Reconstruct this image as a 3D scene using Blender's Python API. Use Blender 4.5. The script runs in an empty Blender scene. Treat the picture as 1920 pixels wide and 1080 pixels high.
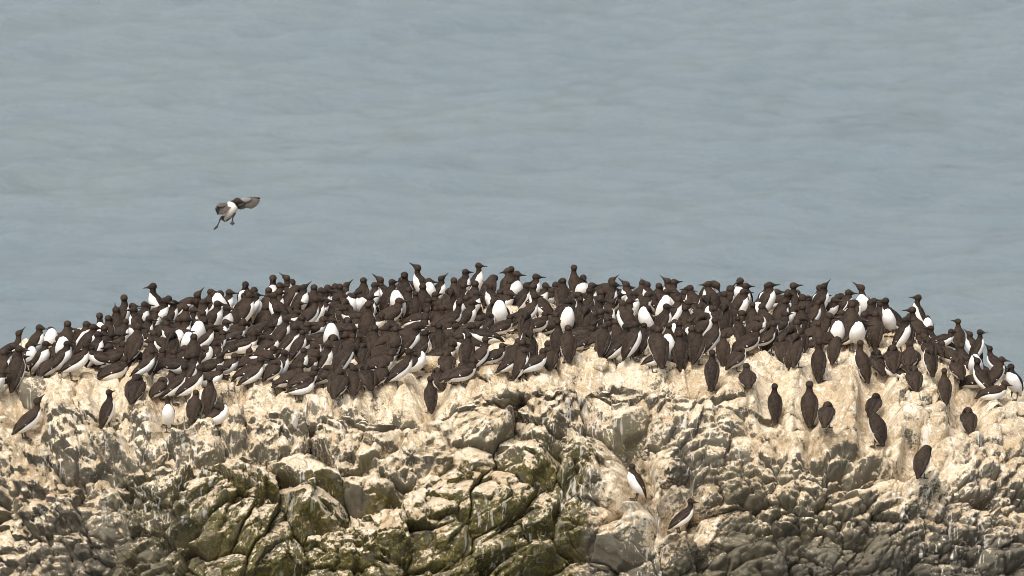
import bpy, math, random
import numpy as np
from mathutils import Vector, Matrix
from mathutils.bvhtree import BVHTree
R = math.radians
rng = random.Random(7)
scn = bpy.context.scene
COL = scn.collection

# ------------------------------------------------------------------ camera
PITCH = R(12.0); DIST = 60.0; FPX = 13395.0           # focal length in pixels of a 1920 px wide frame
CAM = (0.0, -DIST*math.cos(PITCH), DIST*math.sin(PITCH))
cd = bpy.data.cameras.new('camera'); cam = bpy.data.objects.new('camera', cd); COL.objects.link(cam)
cam.location = CAM; cam.rotation_euler = (R(90)-PITCH, 0, 0)
cd.sensor_width = 36; cd.lens = FPX/1920*36; cd.clip_start = 1; cd.clip_end = 20000
cd.dof.use_dof = True; cd.dof.focus_distance = 60.5; cd.dof.aperture_fstop = 5.0
scn.camera = cam
scn.cycles.filter_width = 0.9

# ------------------------------------------------------------------ sky, sun, exposure
SUN_EL, SUN_AZ = R(56), R(205)                         # azimuth clockwise from +Y: sun behind the camera, a little to its left
w = bpy.data.worlds.new('World'); scn.world = w; w.use_nodes = True
nt = w.node_tree; nt.nodes.clear()
sky = nt.nodes.new('ShaderNodeTexSky'); sky.sky_type = 'NISHITA'; sky.sun_disc = False
sky.sun_elevation = SUN_EL; sky.sun_rotation = SUN_AZ; sky.air_density = 1.0; sky.dust_density = 4.0; sky.ozone_density = 1.0
hs = nt.nodes.new('ShaderNodeHueSaturation'); hs.inputs['Saturation'].default_value = 0.50
bg = nt.nodes.new('ShaderNodeBackground'); bg.inputs['Strength'].default_value = 0.148
wo = nt.nodes.new('ShaderNodeOutputWorld')
nt.links.new(sky.outputs[0], hs.inputs['Color']); nt.links.new(hs.outputs[0], bg.inputs[0]); nt.links.new(bg.outputs[0], wo.inputs[0])
sd = bpy.data.lights.new('sun', 'SUN'); sd.energy = 2.2; sd.angle = R(27); sd.color = (1.0, 0.955, 0.89)
sun = bpy.data.objects.new('sun', sd); COL.objects.link(sun)
sdir = Vector((math.sin(SUN_AZ)*math.cos(SUN_EL), math.cos(SUN_AZ)*math.cos(SUN_EL), math.sin(SUN_EL)))
sun.rotation_euler = sdir.to_track_quat('Z', 'Y').to_euler(); sun.location = sdir*80
vs = scn.view_settings; vs.view_transform = 'Standard'; vs.look = 'None'; vs.gamma = 1; vs.use_curve_mapping = False
vs.exposure = 0.46

# ------------------------------------------------------------------ helpers
def zfrom(py, Y):
    """height Z at depth Y that projects to picture row py"""
    k = (540-py)/FPX; Yr = Y-CAM[1]; s, c = math.sin(PITCH), math.cos(PITCH)
    return CAM[2] + Yr*(k*c-s)/(c+k*s)
def project(P):
    s, c = math.sin(PITCH), math.cos(PITCH)
    x, y, z = P[0]-CAM[0], P[1]-CAM[1], P[2]-CAM[2]
    d = y*c - z*s
    return 960+FPX*x/d, 540-FPX*(y*s+z*c)/d
def ray(px, py):
    s, c = math.sin(PITCH), math.cos(PITCH)
    a, b = (px-960)/FPX, (540-py)/FPX
    return Vector((a, c+b*s, -s+b*c)).normalized()
def tag(o, label=None, cat=None, group=None, kind=None):
    if label: o['label'] = label
    if cat: o['category'] = cat
    if group: o['group'] = group
    if kind: o['kind'] = kind
    return o
def empty(name, loc=(0,0,0)):
    o = bpy.data.objects.new(name, None); o.empty_display_size = .05; COL.objects.link(o); o.location = loc; return o
def link_mesh(name, me, parent=None):
    o = bpy.data.objects.new(name, me); COL.objects.link(o); o.parent = parent; return o
def np_mesh(name, V, F, mat, attrs=None, smooth=True):
    """V (n,3), F (m,4) or (m,3) numpy arrays"""
    me = bpy.data.meshes.new(name); n, m, k = len(V), len(F), F.shape[1]
    me.vertices.add(n); me.vertices.foreach_set('co', np.ascontiguousarray(V, dtype=np.float32).ravel())
    me.loops.add(m*k); me.loops.foreach_set('vertex_index', np.ascontiguousarray(F, dtype=np.int32).ravel())
    me.polygons.add(m); me.polygons.foreach_set('loop_start', np.arange(0, m*k, k, dtype=np.int32))
    me.update(calc_edges=True)
    if smooth: me.polygons.foreach_set('use_smooth', np.ones(m, dtype=bool))
    for nm, arr in (attrs or {}).items():
        if arr.ndim == 2:
            a = me.attributes.new(nm, 'FLOAT_COLOR', 'POINT'); a.data.foreach_set('color', np.ascontiguousarray(arr, dtype=np.float32).ravel())
        else:
            a = me.attributes.new(nm, 'FLOAT', 'POINT'); a.data.foreach_set('value', np.ascontiguousarray(arr, dtype=np.float32))
    me.materials.append(mat)
    return me

# numpy noise
def hsh(ix, iy, seed):
    h = (ix.astype(np.int64)*374761393 + iy.astype(np.int64)*668265263 + seed*1442695041) & 0xffffffff
    h = ((h ^ (h >> 13))*1274126177) & 0xffffffff
    h = ((h ^ (h >> 16))*2246822519) & 0xffffffff
    h = h ^ (h >> 13)
    return (h & 0xffffff)/float(0x1000000)
def vnoise(x, y, seed):
    ix, iy = np.floor(x), np.floor(y); fx, fy = x-ix, y-iy
    fx = fx*fx*(3-2*fx); fy = fy*fy*(3-2*fy)
    a, b = hsh(ix, iy, seed), hsh(ix+1, iy, seed); c, d = hsh(ix, iy+1, seed), hsh(ix+1, iy+1, seed)
    return (a*(1-fx)+b*fx)*(1-fy) + (c*(1-fx)+d*fx)*fy
def fbm(x, y, seed, octv=4):
    t = 0; a = .5; s = 0
    for k in range(octv):
        t = t+a*vnoise(x*2**k, y*2**k, seed+k*17); s += a; a *= .5
    return t/s*2-1
def sstep(a, b, x):
    t = np.clip((x-a)/(b-a), 0, 1); return t*t*(3-2*t)
def voronoi(x, y, c, seed, ax=1.0, jit=.85, blocky=0.0):
    X, Y = x/(c*ax), y/c
    gx, gy = np.floor(X), np.floor(Y)
    F1 = np.full(X.shape, 9e9); F2 = F1.copy(); sx = np.zeros_like(X); sy = np.zeros_like(X)
    cx = np.zeros_like(X); cy = np.zeros_like(X)
    for i in (-1, 0, 1):
        for j in (-1, 0, 1):
            qx, qy = gx+i, gy+j
            px = qx+.5+jit*(hsh(qx, qy, seed)-.5); py = qy+.5+jit*(hsh(qx, qy, seed+1)-.5)
            ddx, ddy = np.abs((px-X)*ax), np.abs(py-Y)
            d = np.hypot(ddx, ddy) if not blocky else (1-blocky)*np.hypot(ddx, ddy)+blocky*np.maximum(ddx, ddy)*1.15
            m = d < F1
            F2 = np.where(m, F1, np.minimum(F2, d)); F1 = np.where(m, d, F1)
            sx = np.where(m, px, sx); sy = np.where(m, py, sy); cx = np.where(m, qx, cx); cy = np.where(m, qy, cy)
    return (F2-F1)*.5*c, cx, cy, sx*c*ax, sy*c        # edge distance, cell, seed position
def shards(x, y, v, seed, slope, step):
    """broken faces: each cell one tilted plane, set proud of or behind its neighbours"""
    e, cx, cy, sx, sy = v
    gx, gy = hsh(cx, cy, seed+1)-.5, hsh(cx, cy, seed+2)-.35
    return np.clip(slope*2*(gx*(x-sx)+gy*(y-sy)), -step*1.6, step*1.6)+step*2*(hsh(cx, cy, seed+3)-.5)
def facets(x, y, v, seed, slope, size, n=3):
    """a broken block in each cell: the lowest of an upper ledge, a front, an underside and some tilted sides"""
    e, cx, cy, sx, sy = v
    r = lambda k: hsh(cx, cy, seed+k)
    dx, dy = x-sx, y-sy
    g1, g2 = slope*(.45+.9*r(1)), slope*(.7+1.2*r(2))
    h = g1*(dy+.12*size+.22*size*r(3))+.7*slope*(r(4)-.5)*dx                 # ledge facing up
    h = np.minimum(h, -g2*(dy-.10*size-.26*size*r(5))+.7*slope*(r(6)-.5)*dx)  # underside
    h = np.minimum(h, slope*(.55*(r(7)-.5)*dx+.5*(r(8)-.5)*dy)+.10*size*r(9)) # front
    for k in range(n):
        th = (r(10+k)*.8+k/float(n))*2*math.pi; g = slope*(.5+1.0*r(30+k))
        h = np.minimum(h, g*(dx*np.cos(th)+dy*np.sin(th)+.16*size+.25*size*r(50+k)))
    return h-.10*size*slope

# ------------------------------------------------------------------ materials
def new_mat(name):
    m = bpy.data.materials.new(name); m.use_nodes = True; t = m.node_tree; t.nodes.clear()
    o = t.nodes.new('ShaderNodeOutputMaterial'); b = t.nodes.new('ShaderNodeBsdfPrincipled')
    t.links.new(b.outputs[0], o.inputs[0]); return m, t, b
class NB:
    def __init__(s, t): s.t = t
    def node(s, kind, **kw):
        n = s.t.nodes.new('ShaderNode'+kind)
        for k, v in kw.items(): setattr(n, k, v)
        return n
    def plug(s, sock, v):
        if isinstance(v, bpy.types.NodeSocket): s.t.links.new(v, sock)
        else: sock.default_value = v
    def math(s, op, a, b=0.0, clamp=False):
        n = s.node('Math', operation=op); n.use_clamp = clamp; s.plug(n.inputs[0], a); s.plug(n.inputs[1], b); return n.outputs[0]
    def noise(s, vec, scale, detail=4, rough=.6, dist=0):
        n = s.node('TexNoise'); s.plug(n.inputs['Vector'], vec); n.inputs['Scale'].default_value = scale
        n.inputs['Detail'].default_value = detail; n.inputs['Roughness'].default_value = rough; n.inputs['Distortion'].default_value = dist
        return n.outputs[0]
    def ramp(s, v, a, b, lo=0.0, hi=1.0):
        n = s.node('MapRange'); n.interpolation_type = 'SMOOTHSTEP'; s.plug(n.inputs[0], v)
        for i, q in enumerate((a, b, lo, hi)): n.inputs[1+i].default_value = q
        return n.outputs[0]
    def mix(s, f, a, b):
        n = s.node('Mix', data_type='RGBA'); s.plug(n.inputs[0], f)
        s.plug(n.inputs[6], (*a, 1) if isinstance(a, tuple) else a); s.plug(n.inputs[7], (*b, 1) if isinstance(b, tuple) else b)
        return n.outputs[2]
    def scale(s, vec, v):
        n = s.node('Mapping'); s.plug(n.inputs[0], vec); n.inputs['Scale'].default_value = v; return n.outputs[0]
    def attr(s, name):
        n = s.node('Attribute'); n.attribute_name = name; return n
    def bump(s, h, strength, dist, bsdf, prev=None):
        n = s.node('Bump'); n.inputs['Strength'].default_value = strength; n.inputs['Distance'].default_value = dist
        s.plug(n.inputs['Height'], h)
        if prev: s.plug(n.inputs['Normal'], prev)
        if bsdf: s.t.links.new(n.outputs[0], bsdf.inputs['Normal'])
        return n.outputs[0]

def rock_material():
    m, t, b = new_mat('guano_covered_rock'); q = NB(t)
    geo = q.node('NewGeometry'); pos = geo.outputs['Position']
    a = q.attr('cover'); sep = q.node('SeparateColor'); t.links.new(a.outputs['Color'], sep.inputs[0])
    guano, lichen, cell = sep.outputs[0], sep.outputs[1], sep.outputs[2]; streak = a.outputs['Alpha']
    n1 = q.noise(pos, 9, 6, .65); n2 = q.noise(pos, 38, 5, .7); n3 = q.noise(pos, 110, 3, .7); n4 = q.noise(pos, 2.3, 4, .6)
    # bare stone: brown grey to near black, different from block to block
    stone = q.mix(q.ramp(cell, 0, 1), (.052, .046, .036), (.190, .168, .122))
    stone = q.mix(q.ramp(n1, .35, .7), stone, (.165, .142, .100))
    stone = q.mix(q.ramp(n2, .52, .72, 0, .6), stone, (.060, .052, .043))
    # olive and ochre lichen
    lf = q.math('MULTIPLY', q.math('MULTIPLY', lichen, 1.1), q.ramp(n1, .30, .50), True)
    lic = q.mix(q.ramp(n2, .4, .65), (.060, .058, .022), (.170, .128, .028))
    stone = q.mix(lf, stone, lic)
    # pale lichen flecks
    fl = q.ramp(n3, .56, .66, 0, .7)
    stone = q.mix(q.math('MULTIPLY', fl, q.ramp(n4, .4, .6)), stone, (.40, .37, .31))
    # guano: cream over everything that faces the sky below the ledges
    gf = q.math('ADD', guano, q.math('MULTIPLY', q.math('SUBTRACT', n2, .5), 2.2))
    gf = q.math('ADD', gf, q.math('MULTIPLY', q.math('SUBTRACT', n1, .5), 1.8))
    gf = q.ramp(gf, .38, .66)
    cream = q.mix(q.ramp(n1, .3, .68), (.80, .69, .51), (.61, .49, .325))
    cream = q.mix(q.ramp(n4, .40, .64, 0, .75), cream, (.46, .34, .20))
    cream = q.mix(q.ramp(n3, .50, .66, 0, .75), cream, (.23, .165, .10))
    cream = q.mix(q.ramp(cell, .55, 1.0, 0, .4), cream, (.74, .63, .48))
    n5 = q.noise(pos, 19, 5, .75, .6)
    cream = q.mix(q.ramp(n5, .55, .63, 0, .75), cream, (.88, .83, .74))
    cream = q.mix(q.ramp(n5, .46, .38, 0, .7), cream, (.27, .20, .12))
    col = q.mix(gf, stone, cream)
    # white drips running down the faces
    sp = q.scale(pos, (22, 22, 1.5)); dn = q.noise(sp, 1.0, 3, .6)
    dr = q.math('MULTIPLY', q.ramp(dn, .57, .64, 0, .8), streak, True)
    col = q.mix(dr, col, (.72, .68, .60))
    t.links.new(col, b.inputs['Base Color']); b.inputs['Roughness'].default_value = .9
    b.inputs['Specular IOR Level'].default_value = .25
    h = q.math('ADD', q.math('MULTIPLY', n2, .7), q.math('MULTIPLY', n3, .45))
    cr = q.node('TexVoronoi', feature='DISTANCE_TO_EDGE'); q.plug(cr.inputs['Vector'], q.scale(pos, (1,1,1))); cr.inputs['Scale'].default_value = 16
    q.bump(h, 1.0, .018, b)
    return m
ROCK = rock_material()

# ------------------------------------------------------------------ the rock stack
LEDGES = [(45, 824, 34, 22), (203, 802, 30, 20), (318, 810, 30, 18), (1190, 937, 30, 22), (1276, 1000, 36, 24), (1452, 792, 28, 18), (1517, 800, 28, 18),
          (1551, 803, 28, 18), (1640, 782, 26, 14), (1645, 838, 30, 18), (1728, 897, 30, 20), (1815, 814, 30, 18), (808, 775, 30, 18)]
# picture columns, rows of the rear crest and of the front lip, and their depths
KX = np.array([-900,-300, 0, 200, 400, 600, 800, 960,1100,1300,1500,1700,1800,1920,2150,2900.])
YCR = np.array([1000, 740,672, 612, 590, 583, 577, 572, 575, 586, 594, 628, 668, 738, 900,1600.])
YLP = np.array([1060, 770,735, 728, 735, 742, 735, 705, 688, 700, 725, 752, 762, 785, 960,1700.])
DCR = np.array([ 1.6, 2.4,3.0, 3.8, 4.2, 4.4, 4.5, 4.5, 4.5, 4.3, 4.0, 3.2, 2.6, 1.9, 1.4, 1.0])
DLP = np.array([ 0.9, 0.5,0.3, 0.1, 0.0, 0.0, 0.0, 0.0, 0.1, 0.1, 0.1, 0.3, 0.5, 0.8, 1.0, 0.9])
def smooth_interp(x, kx, ky):
    acc = 0
    for d, wgt in ((-90,.25),(-40,.25),(0,.0),(40,.25),(90,.25)): acc = acc+wgt*np.interp(x+d, kx, ky)
    return acc
def base_surface(Xc, tt):
    """Xc (nu,), tt (nv,) parameter 0..10 from the back foot over crest(3) and lip(5) down the cliff"""
    s, c = math.sin(PITCH), math.cos(PITCH)
    px = 960+Xc*223.25/1.03
    yc, yl = smooth_interp(px, KX, YCR), smooth_interp(px, KX, YLP)
    dc, dl = smooth_interp(px, KX, DCR), smooth_interp(px, KX, DLP)
    Zc = np.array([zfrom(a, b) for a, b in zip(yc, dc)]); Zl = np.array([zfrom(a, b) for a, b in zip(yl, dl)])
    ledge = .25*fbm(Xc*.8, Xc*0+3.1, 5, 3)
    mid = .5*(Zc+Zl)+.07
    right = sstep(1250, 1700, px)
    P = np.zeros((11, len(Xc), 2))
    P[0] = np.stack([dc+6.5, Zc*0-21], 1)
    P[1] = np.stack([dc+3.2, Zc-3.0], 1)
    P[2] = np.stack([dc+1.3, Zc-.75], 1)
    P[3] = np.stack([dc, Zc-.005], 1)
    P[4] = np.stack([.5*(dc+dl)-.3, mid], 1)
    P[5] = np.stack([dl, Zl], 1)
    P[6] = np.stack([dl-.46-.14*right+ledge*.5, Zl-.24+.03*right], 1)
    P[7] = np.stack([dl-.98-.22*right+ledge, Zl-.84+.08*right], 1)
    P[8] = np.stack([dl-1.6-.2*right+ledge*1.2, Zl-2.1], 1)
    P[9] = np.stack([dl-2.4+ledge, Zl-6.0], 1)
    P[10] = np.stack([dl-5.0, Zl*0-21], 1)
    k = np.clip(np.floor(tt).astype(int), 0, 9); f = (tt-k)[:, None, None]
    p0, p1, p2, p3 = P[np.maximum(k-1, 0)], P[k], P[k+1], P[np.minimum(k+2, 10)]
    Q = .5*((2*p1)+(-p0+p2)*f+(2*p0-5*p1+4*p2-p3)*f*f+(-p0+3*p1-3*p2+p3)*f**3)
    return Q      # (nv, nu, 2)

def spaced(segs):
    out = [np.linspace(a, b, n, endpoint=False) for a, b, n in segs]
    return np.concatenate(out+[np.array([segs[-1][1]])])
U = spaced([(-13,-6.2,60), (-6.2,-4.6,100), (-4.6,4.6,1040), (4.6,6.2,100), (6.2,13,60)])
T = spaced([(0,1,30), (1,2,30), (2,2.7,20), (2.7,3.1,24), (3.1,4.7,110), (4.7,5.0,40), (5,6,62), (6,7,92), (7,8,140), (8,9,70), (9,10,50)])
Q = base_surface(U, T)
BY, BZ = Q[..., 0], Q[..., 1]; BX = np.broadcast_to(U, BY.shape)
# arc length down each column measured from the lip
ds = np.hypot(np.diff(BY, axis=0), np.diff(BZ, axis=0)); S = np.concatenate([np.zeros((1, len(U))), np.cumsum(ds, 0)])
lip = np.argmin(np.abs(T-5)); S = S-S[lip]
def normals(X, Y, Z):
    du = np.stack([np.gradient(A, axis=1) for A in (X, Y, Z)], -1); dv = np.stack([np.gradient(A, axis=0) for A in (X, Y, Z)], -1)
    n = np.cross(dv, du); n /= np.linalg.norm(n, axis=-1, keepdims=True)+1e-12
    return n
N = normals(BX, BY, BZ)
if N[lip, len(U)//2, 2] < 0: N = -N
PXm, PYm = project((BX, BY, BZ))
# domain warp, then three generations of broken blocks
wx = BX+.22*fbm(BX*.9, S*.9, 11, 3)+.006*fbm(BX*14, S*14, 12, 2); wy = S+.22*fbm(BX*.9+9, S*.9+4, 13, 3)+.006*fbm(BX*14, S*14+5, 14, 2)
rot = .35; rx, ry = wx*math.cos(rot)-wy*math.sin(rot), wx*math.sin(rot)+wy*math.cos(rot)
v1 = voronoi(rx, ry, .40, 101, ax=1.1, jit=.98, blocky=.75); v2 = voronoi(rx+.3, ry-.2, .165, 202, ax=1.15, jit=.98, blocky=.6); v3 = voronoi(rx, ry, .068, 303, jit=.98, blocky=.5)
v4 = voronoi(wx+.5, wy, .034, 404)
top = 1-sstep(-.25, .35, S)                                       # 1 on the plateau, 0 on the cliff
# big fractured blocks in the middle of the cliff, rubble at both sides
midm = sstep(250, 480, PXm)*(1-sstep(1180, 1480, PXm))
big = np.clip(midm*sstep(0, .7, S)+.55*sstep(.15, .6, fbm(BX*.7, S*.7, 77, 2)), 0, 1)*(1-top*.9)
big = np.clip(big+.2*(1-top), 0, 1)
whole = np.where(hsh(v1[1], v1[2], 90) > .42, 1.0, .30)             # many blocks are shattered, some are whole
big = big*whole
rub = 1-.6*big
h0 = .12*fbm(BX*.9, S*.9, 21, 3)*(1-.65*top)
lump1 = facets(rx, ry, v1, 1000, 1.25, .40)+.13*(hsh(v1[1], v1[2], 71)-.45)
c1 = sstep(0, .014, v1[0])
lump2 = facets(rx+.3, ry-.2, v2, 2000, .95, .165)+.045*(hsh(v2[1], v2[2], 72)-.45); c2 = sstep(0, .010, v2[0])
lump3 = facets(rx, ry, v3, 3000, .95, .072)+.018*hsh(v3[1], v3[2], 73); c3 = sstep(0, .007, v3[0])
round2 = .050*np.sqrt(np.clip(v2[0]/.055, 0, 1)); round3 = .022*np.sqrt(np.clip(v3[0]/.026, 0, 1))
lump4 = .010*np.sqrt(np.clip(v4[0]/.012, 0, 1))*hsh(v4[1], v4[2], 74)
fine = .007*fbm(BX*24, S*24, 31, 3)+.003*fbm(BX*80, S*80, 33, 2)
has2 = (hsh(v2[1], v2[2], 75) < .34+.65*rub).astype(float)          # some faces of the big blocks stay whole
has3 = (hsh(v3[1], v3[2], 76) < .22+.70*rub).astype(float)
knob = sstep(1150, 1400, PXm)                                       # the right flank is knobbly, the rest angular
v6 = voronoi(rx*.97-ry*.24+.2, ry*.97+rx*.24, .105, 606, ax=1.3, jit=.98, blocky=.7)
sh2 = shards(rx+.3, ry-.2, v2, 2500, .55, .030); sh6 = shards(rx, ry, v6, 6500, .7, .018); sh3 = shards(rx, ry, v3, 3500, .8, .010)
has6 = (hsh(v6[1], v6[2], 83) < .45+.5*rub).astype(float)
H = h0+big*(lump1*.9-.07*(1-sstep(0, .010, v1[0])))+(1-big)*.55*lump1
big2 = big**1.5
ang = sh2*(1.15-.1*rub)+has6*sh6*(.35+.9*rub)*(1-.45*big2)+has3*sh3*(1-.7*big2)+has2*(.35*lump2*(1-.6*big2)-.014*(1-c2))-.020*(1-sstep(0, .007, v6[0]))*has6
rnd = has2*(lump2*.6+round2*rub-.022*(1-c2))+has3*(lump3*.8+round3*rub-.010*(1-c3))+lump4*rub*rub*.8
H = H+ang*(1-knob)+rnd*knob+.4*ang*knob+fine*(.18+.4*rub*rub+.3*knob)
v5 = voronoi(rx+.7, ry+.1, .21, 505, ax=1.25, jit=.95, blocky=.3)       # rounded stones lie all over the top and the right shoulder
stones = np.clip(top+knob*(1-sstep(.5, 1.1, S)), 0, 1)
lump5 = .6*sh6+.075*np.sqrt(np.clip(v5[0]/.085, 0, 1))+.5*facets(rx+.7, ry+.1, v5, 5000, .55, .21)+.05*(hsh(v5[1], v5[2], 82)-.5)-.035*(1-sstep(0, .016, v5[0]))
Ht = .5*h0+lump5+.35*has2*(round2-.012*(1-c2))+.30*has3*(round3+.5*lump3)+fine
H = H*(1-stones)+Ht*stones
# little ledges that jut from the cliff
for lx, ly, lw, lh in LEDGES:
    gx = np.exp(-(np.abs((PXm-lx)/(lw+4))**4))
    H = H-gx*((.17 if ly < 850 else .24)+np.clip(H, 0, .2))*np.exp(-(np.abs((PYm-ly+40)/46)**5))
    H = H+(.25 if ly > 850 else .10)*np.exp(-(np.abs((PXm-lx)/lw)**3))*sstep(8, 14, PYm-ly)*np.exp(-np.clip((PYm-ly-12)/lh, 0, 9)**2)
VX, VY, VZ = BX+N[..., 0]*H, BY+N[..., 1]*H, BZ+N[..., 2]*H
N2 = normals(VX, VY, VZ)
if N2[lip, len(U)//2, 2] < 0: N2 = -N2
# smoothed upward facing: where droppings lie
up = N2[..., 2]
nz = up.copy()
for _ in range(2): nz = (nz+np.roll(nz, 1, 0)+np.roll(nz, -1, 0)+np.roll(nz, 1, 1)+np.roll(nz, -1, 1))/5
mott = fbm(BX*1.4, S*1.4, 41, 3)
reach = .66+.55*fbm(BX*.9+3, S*0+1, 43, 3)+.35*sstep(1150, 1500, PXm)+.25*(1-sstep(100, 420, PXm))
deposit = 1.24-1.0*sstep(reach-.25, reach+1.0, S)
guano = deposit*(.22+1.10*nz)+.36*mott+.10*nz - .22*(1-c1)*big
perch = sum((2.1 if ly > 850 else 1.0)*np.exp(-((PXm-lx)/(lw*(2.3 if ly > 850 else 1.5)))**4-((PYm-ly+25)/85)**4) for lx, ly, lw, lh in LEDGES)   # droppings where birds perch, extra pale low down to offset the niche shade
guano = np.clip(guano+.42*np.clip(perch, 0, 2.1)+.12*(hsh(v2[1], v2[2], 79)-.5), -.2, 1.3)
lich = (.35+.65*midm)*(1-.6*sstep(1250, 1400, PXm))*sstep(.5, 1.1, S)*sstep(-.16, .06, fbm(BX*1.1+7, S*1.3, 47, 3)+.12*midm+.30*(hsh(v1[1], v1[2], 48)-.5))*(1-.6*sstep(.55, .9, nz))
lich = lich*(1-.8*np.clip(perch, 0, 1))
cell = .55*hsh(v1[1], v1[2], 49)+.45*hsh(v2[1], v2[2], 50)
streak = sstep(-.1, .35, fbm(BX*1.8+2, S*1.1, 53, 3))*(1-sstep(.45, .8, nz))
COVER = np.stack([guano, lich, cell, streak], -1)
nv, nu = BX.shape
idx = np.arange(nv*nu).reshape(nv, nu)
FQ = np.stack([idx[:-1, :-1], idx[1:, :-1], idx[1:, 1:], idx[:-1, 1:]], -1).reshape(-1, 4)
VERT = np.stack([VX, VY, VZ], -1).reshape(-1, 3); CV = COVER.reshape(-1, 4)
# orientation check
p = VERT[FQ[(lip*(nu-1))+nu//2]]; nn = np.cross(p[1]-p[0], p[2]-p[0])
if nn[2] < 0: FQ = FQ[:, ::-1].copy()
cid = ((v1[1]+500)*2000+(v1[2]+500)).astype(np.int64)[:-1, :-1].ravel()
order = np.argsort(cid, kind='stable'); cs = cid[order]; cuts = np.flatnonzero(np.diff(cs))+1
groups = np.split(order, cuts)
fx, fy = PXm[:-1, :-1].ravel(), PYm[:-1, :-1].ravel(); fS = S[:-1, :-1].ravel()
fT = np.broadcast_to(T[:-1, None], (nv-1, nu-1)).ravel()
def shown(g):
    m = (fx[g] > -10) & (fx[g] < 1930) & (fy[g] < 1090) & (fT[g] > 3)
    if m.sum() < 30: return 0
    q = g[m]; wq = np.where(fS[q] < 0, .12, 1.0)
    return float((wq).sum())
ranked = sorted(groups, key=lambda g: -shown(g))
islet = empty('rock_islet', (0, 2, -18)); tag(islet, kind='structure')
islet_off = Vector((0, 2, -18))
def submesh(name, faces):
    f = FQ[faces]; u, inv = np.unique(f.ravel(), return_inverse=True)
    return np_mesh(name, VERT[u]-np.array(islet_off), inv.reshape(-1, 4), ROCK, {'cover': CV[u]}, smooth=False)
for g in ranked[:300]:
    link_mesh('rock_block', submesh('rock_block', g), islet)
rest = np.concatenate(ranked[300:])
o = link_mesh('rock_rubble', submesh('rock_rubble', rest), islet); o['kind'] = 'stuff'
# ray target for placing things on the rock
sv = slice(None, None, 2); vi = idx[sv, sv]; sub = np.stack([VX, VY, VZ], -1)[sv, sv]
m_, n_ = vi.shape; si = np.arange(m_*n_).reshape(m_, n_)
sel = (T[sv] > 2.0) & (T[sv] < 8.6); r0, r1 = np.flatnonzero(sel)[[0, -1]]; cc = np.flatnonzero(np.abs(U[sv]) < 6)[[0, -1]]
sub2 = sub[r0:r1, cc[0]:cc[1]]; a_, b_ = sub2.shape[:2]; si = np.arange(a_*b_).reshape(a_, b_)
sf = np.stack([si[:-1, :-1], si[1:, :-1], si[1:, 1:], si[:-1, 1:]], -1).reshape(-1, 4)
BVH = BVHTree.FromPolygons([tuple(v) for v in sub2.reshape(-1, 3).tolist()], [tuple(v) for v in sf.tolist()])

# ------------------------------------------------------------------ the sea
def sea_material():
    m, t, b = new_mat('sea_water'); q = NB(t); geo = q.node('NewGeometry'); pos = geo.outputs['Position']
    n = q.noise(q.scale(pos, (.05, .05, 1)), 1.0, 5, .6); n2 = q.noise(q.scale(pos, (.5, .35, 1)), 1.0, 4, .6)
    c = q.mix(q.ramp(n, .3, .7), (.138, .172, .178), (.155, .186, .182)); c = q.mix(q.ramp(n2, .35, .75, 0, .5), c, (.152, .186, .205))
    t.links.new(c, b.inputs['Base Color']); b.inputs['Roughness'].default_value = .09; b.inputs['IOR'].default_value = 1.333
    r = q.noise(q.scale(pos, (1.6, 2.6, 1)), 1.0, 5, .65)
    q.bump(r, .55, .22, b)
    return m
def growth(a, step, n, ratio):
    out = [a]
    for k in range(n): step *= ratio; out.append(out[-1]+step)
    return out
sx = np.array(growth(0, .22, 95, 1.008)); sx = np.concatenate([sx, growth(sx[-1], 1.0, 34, 1.28)[1:]])
SXs = np.concatenate([-sx[:0:-1], sx])
sy = np.array([48+.30*k for k in range(320)]); sy = np.concatenate([-np.array(growth(-48, .4, 30, 1.25))[:0:-1], sy, growth(sy[-1], .4, 40, 1.24)[1:]])
GX, GY = np.meshgrid(SXs, sy)
r2 = random.Random(3); W = np.zeros_like(GX)
for k in range(46):
    lam = 1.1*1.075**k; th = R(-80+r2.uniform(-72, 72)); kx, ky = 2*math.pi/lam*math.cos(th), 2*math.pi/lam*math.sin(th)
    fadek = np.exp(-((np.abs(GX)/70)**2)-(np.abs(GY-95)/110)**2) if lam < 6 else 1.0
    W += fadek*.0085*lam**.92*(1.7 if lam < 3.6 else .55)*np.sin(kx*GX+ky*GY+r2.uniform(0, 6.28))
W *= .75+.5*fbm(GX*.03, GY*.03, 91, 3)
SEA = sea_material(); ii = np.arange(GX.size).reshape(GX.shape)
sF = np.stack([ii[:-1, :-1], ii[:-1, 1:], ii[1:, 1:], ii[1:, :-1]], -1).reshape(-1, 4)
sea = link_mesh('sea', np_mesh('sea', np.stack([GX, GY, W-18], -1).reshape(-1, 3), sF, SEA)); tag(sea, kind='structure')

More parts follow.
